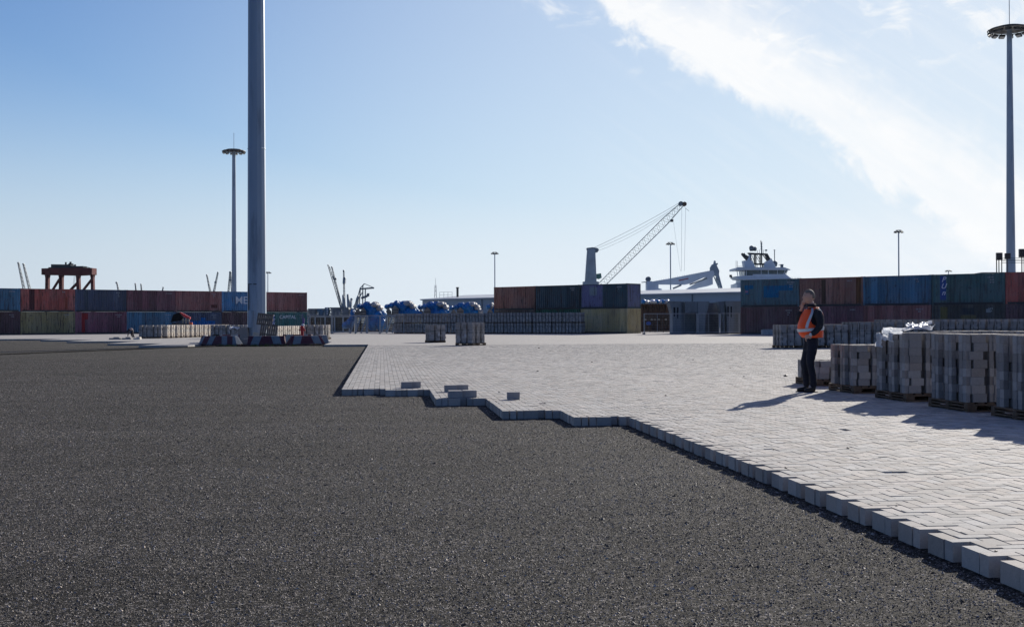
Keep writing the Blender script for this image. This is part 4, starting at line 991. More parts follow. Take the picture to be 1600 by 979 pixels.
# left hand: thumb side at the pocket, fingers curled in front of the belly
def hand(base, d, side, curl, r_=.009):
    base = Vector(base); d = Vector(d).normalized(); side = Vector(side).normalized(); pal = d.cross(side).normalized(); out = []
    out.append(limb([base - d * .02, base + d * .03, base + d * .075], [(.020, .028), (.020, .036), (.014, .036)], 2))
    for i, L in enumerate((.068, .078, .073, .058)):
        s0 = base + d * .07 + side * (-.030 + .020 * i); p1 = s0 + d * (L * .45); d2 = (d * math.cos(curl) + pal * math.sin(curl)); p2_ = p1 + d2 * L * .32; d3 = (d * math.cos(curl * 1.9) + pal * math.sin(curl * 1.9)); p3 = p2_ + d3 * L * .28
        out.append(limb([s0 - d * .02, s0, p1, p2_, p3], [r_, r_, r_ * .93, r_ * .88, r_ * .75], 1))
    t0 = base + d * .015 - side * .028; out.append(limb([t0, t0 + (d * .5 - side * .7) .normalized() * .03, t0 + (d * .9 - side * .35).normalized() * .055], [r_ * 1.25, r_ * 1.15, r_ * .9], 1))
    return out
parts += hand((-.05, -.222, 1.04), (-.75, .15, -.35), (-.3, .1, .9), .7)
parts += hand((-.122, .066, 1.525), (.16, -.30, .9), (.95, .2, .1), .30, .0095)
body = union(parts, .0065, 'body', skin_m, man, 2)
# hair: cap over skull, back and temples
def hairfn(p):
    p = headfn(p); return p
bm = bmesh.new(); bmesh.ops.create_uvsphere(bm, u_segments=36, v_segments=24, radius=1)
for v in list(bm.verts):
    p = v.co
    keep = (p.z > .42 + .10 * (-p.x)) or (p.x > -.02 and p.z > -.02 + (.25 if p.x < .25 else -.28)) 
    if not keep: bm.verts.remove(v)
for v in bm.verts:
    p = headfn(v.co.copy()); k = 1.03 + .012 * mn.noise(v.co * 9)
    v.co = Vector((p.x * .108 * k + HC.x + .002, p.y * .082 * k, p.z * .128 * k + HC.z + .002))
me = bpy.data.meshes.new('hair'); bm.to_mesh(me); bm.free(); me.materials.append(hair_m); me.polygons.foreach_set('use_smooth', [True] * len(me.polygons))
o = bpy.data.objects.new('hair', me); COL.objects.link(o); o.parent = man; sm = o.modifiers.new('s', 'SOLIDIFY'); sm.thickness = .006
for sy in (-1, 1):
    q = MB(); q.box((HC.x - .083, sy * .034, HC.z + .016), (.010, .026, .010)); q.build('eye', M['black'], man)
    q = MB(); q.box((HC.x - .090, sy * .036, HC.z + .036), (.008, .034, .007)); q.build('eyebrow', hair_m, man)
# trousers, jacket, shoes
tp = [limb([(.03, 0, 1.06), (.03, 0, .95)], [(.155, .15), (.15, .15)])]
for sy, kx, ax in ((-1, -.035, .03), (1, -.065, -.02)):
    tp.append(limb([(.03, sy * .03, 1.02), (.03, sy * .085, .92), (.0, sy * .095, .74), (kx, sy * .10, .53), (ax - .015, sy * .105, .30), (ax, sy * .11, .075)], [.11, .118, .098, .077, .068, .064]))
wr = lambda c: .006 * mn.noise(Vector((c.x * 9, c.y * 9, c.z * 16))) + .004 * mn.noise(c * 30)
union(tp, .009, 'trousers', trou_m, man, 3, wr)
jp = [limb([(.02, 0, 1.0), (.0, 0, 1.12), (.0, 0, 1.25), (.05, 0, 1.42), (.055, 0, 1.49), (.035, 0, 1.555)], [(.165, .17), (.19, .185), (.18, .18), (.155, .17), (.12, .12), (.082, .082)]),
      limb([(.06, -.12, 1.46), (.085, -.215, 1.42), (.100, -.255, 1.30), (.095, -.27, 1.19), (.03, -.255, 1.11), (-.055, -.225, 1.04)], [.085, .088, .078, .070, .060, .048]),
      limb([(.05, .12, 1.46), (.05, .21, 1.42), (-.06, .235, 1.33), (-.12, .225, 1.25), (-.138, .15, 1.38), (-.130, .09, 1.49)], [.085, .085, .07, .062, .055, .042])]
union(jp, .010, 'jacket', navy_m, man, 2, lambda c: .008 * mn.noise(Vector((c.x * 8, c.y * 8, c.z * 14))) + .004 * mn.noise(c * 26))
q = MB(); q.lathe((.034, 0, 1.545), [(.088, 0), (.086, .035), (.078, .05), (.07, .045)], 20); q.build('collar', navy_m, man, smooth=True)
for sy, ax in ((-1, .03), (1, -.02)):
    union([limb([(ax + .035, sy * .11, .05), (ax - .04, sy * .115, .05), (ax - .13, sy * .12, .038), (ax - .185, sy * .122, .032)], [(.05, .048), (.048, .05), (.04, .045), (.028, .035)]),
           limb([(ax, sy * .11, .13), (ax, sy * .11, .05)], [.05, .05])], .009, 'shoe', shoe_m, man, 1)
    q = MB(); q.flat([(ax + .068, sy * .11 - .03), (ax + .068, sy * .11 + .03), (ax - .15, sy * .12 + .036), (ax - .198, sy * .122 + .012), (ax - .198, sy * .122 - .012), (ax - .15, sy * .12 - .036)], .002, .014); q.build('shoe_sole', M['black'], man)
# vest: rings round the torso with straps over the shoulders; belly forward
rings = [(.985, .055, .165, .200), (1.04, .03, .195, .208), (1.12, .018, .210, .212), (1.19, .018, .218, .212), (1.26, .024, .212, .208), (1.33, .038, .196, .202), (1.40, .05, .18, .198), (1.455, .058, .15, .17), (1.50, .055, .125, .135), (1.535, .05, .11, .105)]
nr = 56; vs = []; fs = []; mi = []
def ringpt(z, a, off=0.0):
    for i in range(len(rings) - 1):
        if rings[i][0] <= z <= rings[i + 1][0]:
            t_ = (z - rings[i][0]) / (rings[i + 1][0] - rings[i][0]); r0_, r1_ = rings[i], rings[i + 1]; cx, rx, ry = [r0_[k] + (r1_[k] - r0_[k]) * t_ for k in (1, 2, 3)]; break
    else: cx, rx, ry = rings[-1][1:]
    ca, sa = math.cos(a), math.sin(a); k = .82
    w_ = .006 * mn.noise(Vector((ca * 3, sa * 3, z * 9)))
    return Vector((cx + (rx + off + w_) * math.copysign(abs(ca) ** k, ca), (ry + off + w_) * math.copysign(abs(sa) ** k, sa), z))
zs = np.linspace(.985, 1.535, 34)
for z in zs:
    for i in range(nr): vs.append(ringpt(float(z), 2 * math.pi * i / nr, .006))
def armhole(z, a):                                   # open ellipse round each arm
    y = math.sin(a); x = math.cos(a)
    return abs(y) > .55 and ((x + .02 - .18) / .52) ** 2 + ((z - 1.36) / .155) ** 2 < 1
for j in range(len(zs) - 1):
    for i in range(nr):
        a = 2 * math.pi * (i + .5) / nr; z = (zs[j] + zs[j + 1]) / 2
        if armhole(z, a): continue
        if z > 1.50 and math.cos(a) < -.2: continue
        fs.append((j * nr + i, j * nr + (i + 1) % nr, (j + 1) * nr + (i + 1) % nr, (j + 1) * nr + i))
q = MB(); q.raw(vs, fs); o = q.build('vest', vest_m, man, smooth=True, fixn=False); sm = o.modifiers.new('s', 'SOLIDIFY'); sm.thickness = .008
def tape(fn, n_, wdt, name='reflective_strip'):
    """strip following the vest; fn(t)->(z, a)"""
    q = MB(); vs = []
    for k in range(n_ + 1):
        z, a, dz, da = fn(k / n_)
        vs += [ringpt(min(1.53, z - dz), a - da, .015), ringpt(min(1.53, z + dz), a + da, .015)]
    q.raw(vs, [(2 * k, 2 * k + 1, 2 * k + 3, 2 * k + 2) for k in range(n_)]); o = q.build(name, refl_m, man, fixn=False); s_ = o.modifiers.new('s', 'SOLIDIFY'); s_.thickness = .004
tape(lambda t_: (1.135 + .02 * math.cos(2 * math.pi * t_), 2 * math.pi * t_, .027, 0), 60, .05)
for a0, a1 in ((math.pi + .95, math.pi + 1.25), (2 * math.pi - .78, 2 * math.pi - .95), (math.pi - .95, math.pi - 1.25), (.78, .95)):
    tape(lambda t_, a0=a0, a1=a1: (1.16 + .36 * t_, a0 + (a1 - a0) * t_, 0, .125), 18, .05)
q = MB(); q.box((-.072, -.232, 1.045), (.03, .05, .05), R(20), ry=R(30)); q.build('cuff', M['white'], man)

# ------------------------------------------------------------------ bending worker far left
c = XD(207, 99); wk = thing('person', 'distant worker in dark clothes bending over at the edge of the paving on the left', 'person', (c.x, 99, 0), R(10))
dark_m = mat('worker clothes', (.03, .025, .035), .8, 0, .2, 6); sh_m = mat('worker pale shirt', (.45, .33, .28), .8, 0, .1, 6)
union([limb([(-.02, 0, .62), (-.22, 0, .72), (-.36, 0, .62), (-.40, 0, .56)], [.13, .15, .10, .05]), blob((-.45, 0, .52), (.10, .08, .11)),
       limb([(-.30, -.14, .62), (-.34, -.18, .36), (-.36, -.14, .12)], [.06, .045, .035]), limb([(-.30, .14, .62), (-.36, .18, .36), (-.40, .14, .12)], [.06, .045, .035]),
       limb([(-.02, 0, .62), (.0, -.10, .56), (-.08, -.12, .30), (.08, -.12, .06)], [.12, .10, .07, .055]), limb([(-.02, 0, .62), (.0, .10, .56), (.02, .12, .30), (.14, .12, .06)], [.12, .10, .07, .055])], .02, 'body', dark_m, wk, 2)
union([limb([(.06, 0, .62), (-.12, 0, .76), (-.26, 0, .70)], [.12, .16, .13])], .02, 'shirt', sh_m, wk, 2)
for px_, w_, lb in ((181, .9, 'left one'), (199, .7, 'middle one'), (215, .5, 'right one')):
    c = XD(px_, 92); q = MB(); q.box((0, 0, .06), (w_, .5, .12)); q.box((.1, 0, .155), (w_ * .5, .4, .07)); o = q.build('kerb_stone', M['stack_sunlit'] if px_ == 215 else M['stack']); o.location = (c.x, 92, 0)
    tag(o, 'low pile of kerb stones at the paving edge below the bending worker, ' + lb, 'kerb stone', 'kerb stones lying at the far left paving edge')

# small red loader behind the pale packs
c = XD(287, 114); ld = thing('mini_loader', 'small site loader with a raised red hood behind the pale block packs', 'loader', (c.x, 114, 0), R(12)); kx = 114 / F
X_ = lambda px: (px - 287) * kx
Z_ = lambda py: (503.6 - py) * kx + 1.3
q = MB(); q.prism([(X_(270), .4), (X_(297), .4), (X_(297), Z_(506)), (X_(270), Z_(504))], -.6, .6); q.build('chassis', M['steel_dark'], ld)
q = MB(); q.prism([(X_(268), Z_(503)), (X_(272), Z_(491)), (X_(281), Z_(488.5)), (X_(287), Z_(496)), (X_(284), Z_(500))], -.55, .55); q.build('bucket', M['black'], ld)
q = MB(); q.prism([(X_(281.3), Z_(488)), (X_(283), Z_(487.6)), (X_(297.5), Z_(495.5)), (X_(297), Z_(498.5)), (X_(288), Z_(495))], -.5, .5); q.build('hood', M['red'], ld)
q = MB()
for xx in (286, 290.5, 295.5):
    for yv in (-.5, .5): q.tube((X_(xx), yv, Z_(507)), (X_(xx), yv, Z_(497)), .035, 5)
q.box(((X_(290.5)), 0, Z_(500.5)), (.62, 1.02, .06)); q.build('cab_frame', M['ivory'], ld)
q = MB(); q.box((X_(298), -.1, Z_(505.5)), (.28, .7, .26)); q.build('counterweight', M['orange'], ld)
for xx in (274, 293): q = MB(); q.tube((X_(xx), -.75, .36), (X_(xx), .75, .36), .36, 16); q.build('wheel', M['black'], ld)

# ------------------------------------------------------------------ mast surroundings
red_st = pbsdf('barrier stripes'); m, t, b = red_st; M['stripe'] = m
tc = t.add('ShaderNodeTexCoord'); s_ = t.add('ShaderNodeSeparateXYZ'); t.l.new(tc.outputs['Object'], s_.inputs[0])
ph = t.m('ADD', t.m('ABSOLUTE', t.m('MULTIPLY', s_.outputs[0], 1.0)), t.m('MULTIPLY', s_.outputs[2], .35)); st_ = t.m('GREATER_THAN', t.m('FRACT', t.m('MULTIPLY', ph, 1 / .95)), .5)
nz = t.noise(tc.outputs['Object'], 4, 6, .65); c = t.mix(st_, (.09, .018, .035), (.19, .23, .27)); c = t.mix(t.m('MULTIPLY', t.ss(nz, .5, .72), .75), c, (.10, .09, .085))
low_ = t.ramp(s_.outputs[2], 0, .16, .6, 0); c = t.mix(low_, c, (.06, .055, .05)); t.l.new(c, b.inputs['Base Color']); b.inputs['Roughness'].default_value = .8
def barrier(label, p0, p1, h=.60, wd=.55, e=.12):
    p0 = Vector(p0); p1 = Vector(p1); dd = p1 - p0; L = dd.length; ang = math.atan2(dd.y, dd.x); q = MB()
    vs = []
    for z, k, ex in ((0, 1.0, 0), (.12, .98, .04), (h, .42, e)):
        vs += [(-L / 2 + ex, -wd / 2 * k, z), (L / 2 - ex, -wd / 2 * k, z), (L / 2 - ex, wd / 2 * k, z), (-L / 2 + ex, wd / 2 * k, z)]
    fs = [(0, 3, 2, 1), (8, 9, 10, 11)] + [(4 * k + i, 4 * k + (i + 1) % 4, 4 * k + 4 + (i + 1) % 4, 4 * k + 4 + i) for k in (0, 1) for i in range(4)]
    q.raw(vs, fs); o = q.build('barrier', M['stripe']); c_ = (p0 + p1) / 2; o.location = (c_.x, c_.y, -.118); o.rotation_euler = (0, 0, ang)
    bv = o.modifiers.new('b', 'BEVEL'); bv.width = .03; bv.segments = 2
    tag(o, label, 'barrier', 'red and white concrete barriers round the mast')
bp = lambda px, d: XD(px, d)
barrier('red and white barrier at the left front of the mast', bp(314, 72.2), bp(375, 70.2), e=.34)
barrier('red and white barrier in front of the mast foot, middle one', bp(386, 70.4), bp(447, 70.6), e=.08)
barrier('red and white barrier at the right front, ending in a slope', bp(448, 70.65), bp(507, 71.8), e=.30)
barrier('barrier on the right side behind the sloping end', bp(508, 73.2), bp(500, 76.5)); barrier('barrier on the left side behind the left front one', bp(318, 73.6), bp(322, 77.2))
barrier('barrier behind the mast on the left', bp(330, 78.4), bp(378, 78.8)); barrier('barrier behind the mast on the right', bp(440, 78.6), bp(490, 78.2))
q = MB(); q.box((0, 0, .22), (.62, .5, .44)); o = q.build('concrete_block', M['concrete']); c = bp(380.5, 71.2); o.location = (c.x, 71.2, -.118); o.rotation_euler = (0, 0, .3); tag(o, 'dirty concrete block in the gap between the front barriers', 'concrete block')
def lean_pallet(label, px, d, z, rot, w_=1.15, hgt=.95):
    q = MB(); nb = 8
    for i in range(nb): q.box((-w_ / 2 + .06 + i * (w_ - .12) / (nb - 1), -.05, hgt / 2), (.11, .02, hgt))
    for zz in (.05, hgt / 2, hgt - .05): q.box((0, .0, zz), (w_, .08, .10)); q.box((0, .05, zz), (w_, .02, .10))
    o = q.build('pallet', M['woodgrey']); c = bp(px, d); o.location = (c.x, d, z); o.rotation_euler = rot; tag(o, label, 'pallet', 'pallets leaning on the mast')
lean_pallet('grey wooden pallet standing on edge against the mast, lower one', 416.5, 73.4, -.10, (R(-6), R(8), R(4)), 1.05, 1.3); lean_pallet('grey wooden pallet on edge on top of another, upper one', 413, 73.6, 1.12, (R(-8), R(6), R(-4)), 1.0, .72)
q = MB(); q.lathe((0, 0, 0), [(.15, 0), (.15, .06), (.10, .08), (.10, .95), (.13, .97), (.13, 1.1), (.08, 1.2)], 12); q.tube((-.2, 0, .9), (.2, 0, .9), .05, 8)
hy = thing('hydrant', 'red standpipe with a white cap inside the barriers', 'hydrant', (bp(472, 75.5).x, 75.5, -.11)); o = q.build('standpipe', M['red'], hy)
q = MB(); q.lathe((.05, 0, 1.16), [(.10, 0), (.11, .08), (.05, .14)], 10); q.build('cap', M['white'], hy)
q = MB(); q.tube((0, 0, 0), (0, 0, 1.95), .018, 5); q.box((.05, 0, 1.5), (.13, .03, .34)); o = q.build('marker_stake', mat('purple tape', (.12, .08, .25), .6)); c = bp(473, 77); o.location = (c.x, 77, -.11); tag(o, 'thin stake with a faded purple tag behind the red standpipe', 'stake')
rr = random.Random(4)
for k, (px_, d_, w_, h_, lb, mt_) in enumerate(((352, 74.2, .9, .5, 'long grey slab lying inside the barriers on the left', 'stack'), (371, 73.6, .8, .35, 'pale grey slab lying in front of the mast foot', 'concrete'), (383, 74.6, .5, .9, 'upright dark block against the left of the mast foot', 'stack'), (398.5, 73.0, .35, .62, 'tilted pale stone at the mast foot', 'ivory'))):
    q = MB(); q.box((0, 0, h_ / 2), (w_, .4, h_ * .5 if k < 2 else h_)); o = q.build('concrete_slab', M[mt_]); c = bp(px_, d_); o.location = (c.x, d_, .05); o.rotation_euler = (0, rr.uniform(-.12, .12), rr.uniform(-.4, .4)); tag(o, lb, 'slab')
q = MB(); crumple(q, (-.3, -.2, .9), (.62, 0, -.05), (0, .4, .1), 12, 8, .12, 2.5, 3.3); o = q.build('foil_sheet', M['plastic'], fixn=False); c = bp(366, 74); o.location = (c.x, 74, .0); tag(o, 'scrap of white sheet lying on the slabs left of the mast', 'sheet')
q = MB(); q.tube((0, -.18, .22), (0, .18, .22), .3, 14); o = q.build('tyre', M['black']); c = bp(337, 74.5); o.location = (c.x, 74.5, 0.02); o.rotation_euler = (0, 0, R(60)); tag(o, 'black tyre lying inside the left barrier', 'tyre')
for k in range(11):
    px_ = (330, 347, 362, 382, 399, 416, 436, 441, 458, 478, 496)[k]; d_ = 69.9 - rr.uniform(0, .3) + (.8 if px_ > 470 else 0); q = MB()
    for s2 in range(26):
        a = rr.uniform(0, 6.28); r0_ = rr.uniform(0, .25); x_, y_ = r0_ * math.cos(a) * 1.6, r0_ * math.sin(a); hh = rr.uniform(.05, .2); dx, dy = rr.uniform(-.1, .1), rr.uniform(-.1, .1); w_ = rr.uniform(.015, .04)
        q.raw([(x_ - w_, y_, 0), (x_ + w_, y_, 0), (x_ + dx, y_ + dy, hh)], [(0, 1, 2)])
    bmb = MB(); 
    o = q.build('weed_clump', M['weed'] if k % 3 else M['rusty'], fixn=False); c = bp(px_, d_); o.location = (c.x, d_, -.119)
    tag(o, 'low %s clump at the barrier foot, %s from the left' % ('green weed' if k % 3 else 'dead brown weed', ordn[k]), 'weed', 'weed clumps along the barrier foot')
for k, px_ in enumerate((380, 432, 470, 492)):
    bm_ = blob((0, 0, 0), (.75 if k else .5, .30, .13), 18); bm_.materials.append(M['rusty']); o = bpy.data.objects.new('soil_heap', bm_); COL.objects.link(o)
    for v in bm_.vertices: v.co += Vector((0, 0, .05)) * mn.noise(v.co * 6 + Vector((k * 3, 0, 0)))
    d_ = 70.0 + (.7 if px_ > 460 else .1); c = bp(px_, d_); o.location = (c.x, d_, -.125); tag(o, 'low heap of dark soil at the barrier foot, %s from the left' % ordn[k], 'soil heap', 'soil heaps along the barrier foot')
# black cable across the asphalt
a_ = G(-60, 557, -.12); m1 = G(100, 549.5, -.12); b_ = G(360, 540.6, -.12); q = MB()
pr = None
for i in range(33):
    t_ = i / 32; p_ = a_ * (1 - t_) * (1 - t_) + m1 * 2 * t_ * (1 - t_) + b_ * t_ * t_; p_.z = -.12 + .022; p_.x += .05 * math.sin(i * .9)
    if pr is not None: q.tube(pr, p_, .032, 6)
    pr = p_
tag(q.build('cable', M['black']), 'thin black cable lying across the asphalt on the left', 'cable')

# ------------------------------------------------------------------ blue wrapped machines
gT = 'machines wrapped in blue tarpaulin on timber cradles'
def machine(label, d, lobes, body, wrap, cradles, tail=None):
    fr = Far(body[0][0], 521 if d < 145 else 519.5, d); fr.o.z = 0; fr.py = 502.2 + 1.3 * F / d
    root = thing('wrapped_machine', label, 'machine', (fr.o.x, d, 0), 0, gT)
    ms = [blob(fr.p(px, py, rr.uniform(-.3, .3)), (rx * fr.k, 1.3 if i else 1.0, ry * fr.k), 20) for i, (px, py, rx, ry) in enumerate(body)]
    if tail: ms += [blob(fr.p(px, py, .1), (rx * fr.k, .8, ry * fr.k), 16) for px, py, rx, ry in tail]
    dsp = lambda c: .16 * mn.noise(Vector((c.x * 2.0, c.y * 2, c.z * 1.0 + d))) + .20 * (.25 - abs(mn.noise(Vector((c.x * 3.2 + c.z * 1.4, c.y * 3, c.z * 1.3 - c.x * .8))))) + .06 * (.2 - abs(mn.noise(Vector((c.x * 9 - c.z * 4, c.y * 6, c.z * 5)))))
    union(ms, .07, 'tarpaulin', M['tarp'], root, 2, dsp, smooth=False)
    union([blob(fr.p(px, py, -.3), (r_ * fr.k, 1.1, r_ * fr.k), 18) for px, py, r_ in lobes], .08, 'wrapped_drum', M['tarp'], root, 1, lambda c: .07 * mn.noise(c * 3) + .07 * (.2 - abs(mn.noise(c * 5))), smooth=False)
    ms = [blob(fr.p(px, py, -.35), (rx * fr.k, 1.15, ry * fr.k), 16) for px, py, rx, ry in wrap]
    union(ms, .05, 'plastic_wrap', mat('grey white wrap', (.36, .36, .37), .6, 0, .5, 2.5, .8, dirt=(.05, .04, .04, .95)), root, 1, lambda c: .10 * mn.noise(Vector((c.x * 5, c.y * 4, c.z * 4))))
    for x0_, x1_, tp_, bt_ in cradles:
        q = MB(); xm = (x0_ + x1_) / 2; q.prism(fr.pts([(x0_, bt_), (x0_, tp_ + 5), (xm, tp_), (x1_, tp_ + 5), (x1_, bt_)]), -1.5, -1.0)
        q.build('cradle', mat('dusty cradle timber', (.22, .19, .16), .8, 0, .4, 4, .2, dirt=(.08, .06, .05, .6)), root)
        for zz in (tp_ + 7, tp_ + 11): q = MB(); q.box(fr.p(xm, zz, -1.52), ((x1_ - x0_) * fr.k, .06, .08)); q.build('cradle_rail', M['steel_dark'], root)
    return root, fr
machine('leftmost blue wrapped machine with its tarpaulin hanging to the ground', 138, [(563.5, 478.5, 4.6)], [(574, 480, 9, 9), (582, 486, 12, 12), (592, 492, 12, 9), (596, 505, 9, 10), (583, 505, 9, 11)],
        [(587, 476, 7, 5), (594, 481, 5, 5)], [(557, 566, 482, 496), (566, 574, 480, 496)], [(552, 492, 4.5, 9), (547, 503, 5, 8), (540, 507, 5, 5)])
machine('second blue wrapped machine from the left', 145, [(605.5, 479, 4.2), (612.5, 477, 4.6)], [(622, 477, 9, 7.5), (631, 479, 11, 9), (643, 487, 12, 7), (652, 491, 8, 4), (625, 490, 12, 9)],
        [(638, 474, 8, 4.5), (646, 479, 5, 4.5)], [(605, 613, 481, 495), (614, 624, 477, 495)])
machine('third blue wrapped machine from the left, in front of the warehouse end', 147, [(657, 480, 4), (664.5, 479, 4.4)], [(673, 479, 9, 7.5), (682, 480, 10, 9), (693, 487, 9, 7), (678, 490, 14, 8)],
        [(690, 475.5, 8, 4), (697, 480, 4.5, 4.5)], [(655, 663, 483, 495), (664, 674, 480, 495)])
machine('fourth blue wrapped machine from the left', 149, [(706, 482, 4), (713.5, 480.5, 4.4)], [(722, 480, 8, 7.5), (732, 481, 10, 8.5), (743, 487, 10, 7), (729, 490, 14, 8)],
        [(739, 476, 7, 4), (746, 481, 5, 5), (751, 487, 4, 5)], [(706, 714, 483, 495), (715, 725, 480, 495)])
machine('rightmost wrapped machine mostly hidden by the rusty brown container', 150, [(764, 480, 4.5)], [(773, 480, 6, 6), (775, 487, 7, 7)], [(769, 478, 3, 5)], [(762, 770, 482, 495)])
# braced steel supports in front of the first two machines
gU = 'braced steel supports below the blue wrapped machines'
steelb = mat('pale blue steel', (.16, .22, .30), .55, .1, .2, 2)
for lb, px0, offs in (('braced steel support below the leftmost wrapped machine', 560, ((547, 557), (555.5, 564), (564, 573))), ('braced steel support below the second wrapped machine', 606, ((596, 605), (604, 613), (613, 620)))):
    fr = Far(px0, 502.3 + 1.3 * F / 135, 135); root = thing('support_frame', lb, 'support frame', (fr.o.x, 135, 0), 0, gU)
    for a, b2 in offs: q = MB(); q.tube(fr.p(a, 520), fr.p(b2, 494.5), .10, 4); q.build('brace', steelb, root)
    for a in (offs[0][1] - 1, offs[2][1]): q = MB(); q.box((fr.x(a), .3, 1.0), (.24, .24, 2.0)); q.build('post', steelb, root)
    q = MB(); q.box((fr.x((offs[0][1] + offs[2][1]) / 2), .2, 1.97), (fr.x(offs[2][1] + 2) - fr.x(offs[0][1] - 3), .35, .14)); q.build('beam', steelb, root)

# racks with stacked plates between the left containers and the machines
gQ = 'stacks of metal plates on the dark rack'
fr = Far(515, 502.4 + 1.3 * F / 143, 143); root = thing('storage_rack', 'dark storage rack under the stacked plates right of the green container', 'rack', (fr.o.x, 143, 0))
q = MB(); q.box((fr.x(516), 1.6, .95), (fr.x(552) - fr.x(480), 1.2, 1.75)); q.build('stored_load', mat('dark stored load', (.022, .02, .02), .8, 0, .5, 1.5, .3), root)
for px_ in (481, 491.5, 507, 522, 535, 545): q = MB(); q.box((fr.x(px_), .5, .95), (.14, .14, 1.9)); q.build('post', M['galvl'], root)
q = MB(); q.box((fr.x(514), .5, 1.92), (fr.x(550) - fr.x(479), .16, .12)); q.box((fr.x(514), .5, .12), (fr.x(550) - fr.x(479), .12, .1)); q.build('beam', M['galvl'], root)
for px_ in (486, 497, 500, 513): q = MB(); q.lathe((fr.x(px_), .7, 0), [(.16, .0), (.22, .4), (.12, .8), (.2, 1.2), (.1, 1.45)], 8); q.build('stored_part', M['rusty'], root)
plm = mat('stacked metal plate', (.20, .215, .23), .6, .2, .35, 1.2, dirt=(.06, .05, .05, .7))
for k, (a, b2, nly, lb) in enumerate(((480, 495, 7, 'plate stack beside the green container'), (495, 505, 7, 'second plate stack from the left, with blue edges'), (505.5, 514, 8, 'narrow blue grey plate stack with a white strap'), (515, 531, 8, 'long plate stack right of the white strapped one'), (532, 546, 8, 'plate stack left of the hanging blue tarpaulin'), (547, 557, 7, 'short plate stack behind the first wrapped machine'))):
    root = thing('plate_stack', lb, 'plate stack', (fr.o.x, 143, 1.99), 0, gQ); q = MB()
    for l in range(nly): q.box((fr.x((a + b2) / 2) + rr.uniform(-.12, .12), .9 + rr.uniform(-.1, .1), .07 + l * .135), (fr.x(b2) - fr.x(a) - .02 + rr.uniform(-.12, .1), 1.4, .122), rr.uniform(-.03, .03))
    q.build('plates', plm if k not in (1, 2) else mat('blue metal plate', (.08, .15, .22), .6, .2, .3, 1.5), root)
    for l in range(2): q = MB(); q.box((fr.x(a + (b2 - a) * (.3 + .4 * l)), .95, nly * .135 / 2), (.1, 1.3, nly * .135 - .02)); q.build('spacer', M['woodgrey'], root)
    if k == 2: q = MB(); q.box((fr.x(511), .16, .6), (.12, .03, .9)); q.build('strap', M['white'], root)

for k, (pa, pb, dd_, hh, lb) in enumerate(((476, 560, 158, 2.2, 'added long low dark backing far behind the plate rack'), (556, 642, 160, 2.6, 'added long low dark backing behind the wrapped machines'), (1000, 1052, 150, 1.9, 'added low dark backing behind the rusty racks'))):  # added dark masses that cover the bright horizon seen through the gaps
    a_, b_ = XD(pa, dd_), XD(pb, dd_); q = MB(); nn_ = int(hh / .22)
    for l in range(nn_): q.box((rr.uniform(-.3, .3), 0, .11 + l * .22), ((b_ - a_).length, 1.6, .19))
    for i in range(6): q.box((-(b_ - a_).length / 2 + (i + .5) * (b_ - a_).length / 6, 0, hh / 2), (.1, 1.5, hh - .06))
    o = q.build('dark_backing', M['steel_dark']); c_ = (a_ + b_) / 2; o.location = (c_.x, dd_, 0); tag(o, lb, 'added backing', 'added dark backing behind the racks and machines')
# right gap: bundles in racks
fr = Far(1025, 500.9 + 1.3 * F / 137, 137); root = thing('storage_rack', 'rusty racks of stored parts topped with blue and white wrapping', 'rack', (fr.o.x, 137, 0))
for lvl, (zb, zt2) in enumerate(((.15, 1.55), (1.75, 3.3))):
    for i in range(11):
        px_ = 1004 + i * 4.2; q = MB(); q.lathe((fr.x(px_), rr.uniform(0, .4), zb), [(.12, 0), (.17, (zt2 - zb) * .4), (.10, (zt2 - zb) * .7), (.18, zt2 - zb - .15), (.06, zt2 - zb)], 8); q.build('stored_part', M['rusty'], root)
q = MB(); q.box((fr.x(1025), .9, 1.65), (fr.x(1050) - fr.x(1001), 1.0, 3.2)); q.build('stored_load', mat('dark rusty load', (.045, .03, .022), .9, 0, .5, 2, .4), root)
q = MB()
for zz in (.1, 1.6, 3.2): q.box((fr.x(1025), -.3, zz), (fr.x(1049) - fr.x(1001), .1, .07))
for px_ in (1003, 1015, 1023, 1036, 1047): q.box((fr.x(px_), -.3, 1.6), (.07, .1, 3.2))
q.build('rack_frame', M['rusty'], root)
for px_ in (1006.5, 1020, 1028, 1036, 1043):
    ms = [blob((fr.x(px_), .4, 3.55), (.30, .7, .24), 14)]; union(ms, .07, 'wrapping', M['tarp'] if px_ in (1006.5, 1028, 1036) else M['white'], root, 1, lambda c: .07 * mn.noise(c * 5))
for px_ in (1011.5, 1024, 1032.5): union([blob((fr.x(px_), .2, 3.5), (.26, .5, .2), 12)], .07, 'wrapping', M['white'], root, 1, lambda c: .06 * mn.noise(c * 6))
q = MB(); q.lathe((fr.x(1012.5), -.5, 1.0), [(.15, -.22), (.28, -.1), (.28, .1), (.15, .22)], 12); q.build('blue_drum', mat('blue plastic drum', (.01, .08, .4), .4), root)
for px_ in (1008, 1018, 1023, 1029, 1040): q = MB(); q.lathe((fr.x(px_), -.2, 1.45), [(.1, -.1), (.15, 0), (.08, .1)], 8); q.build('white_cap', M['ivory'], root)

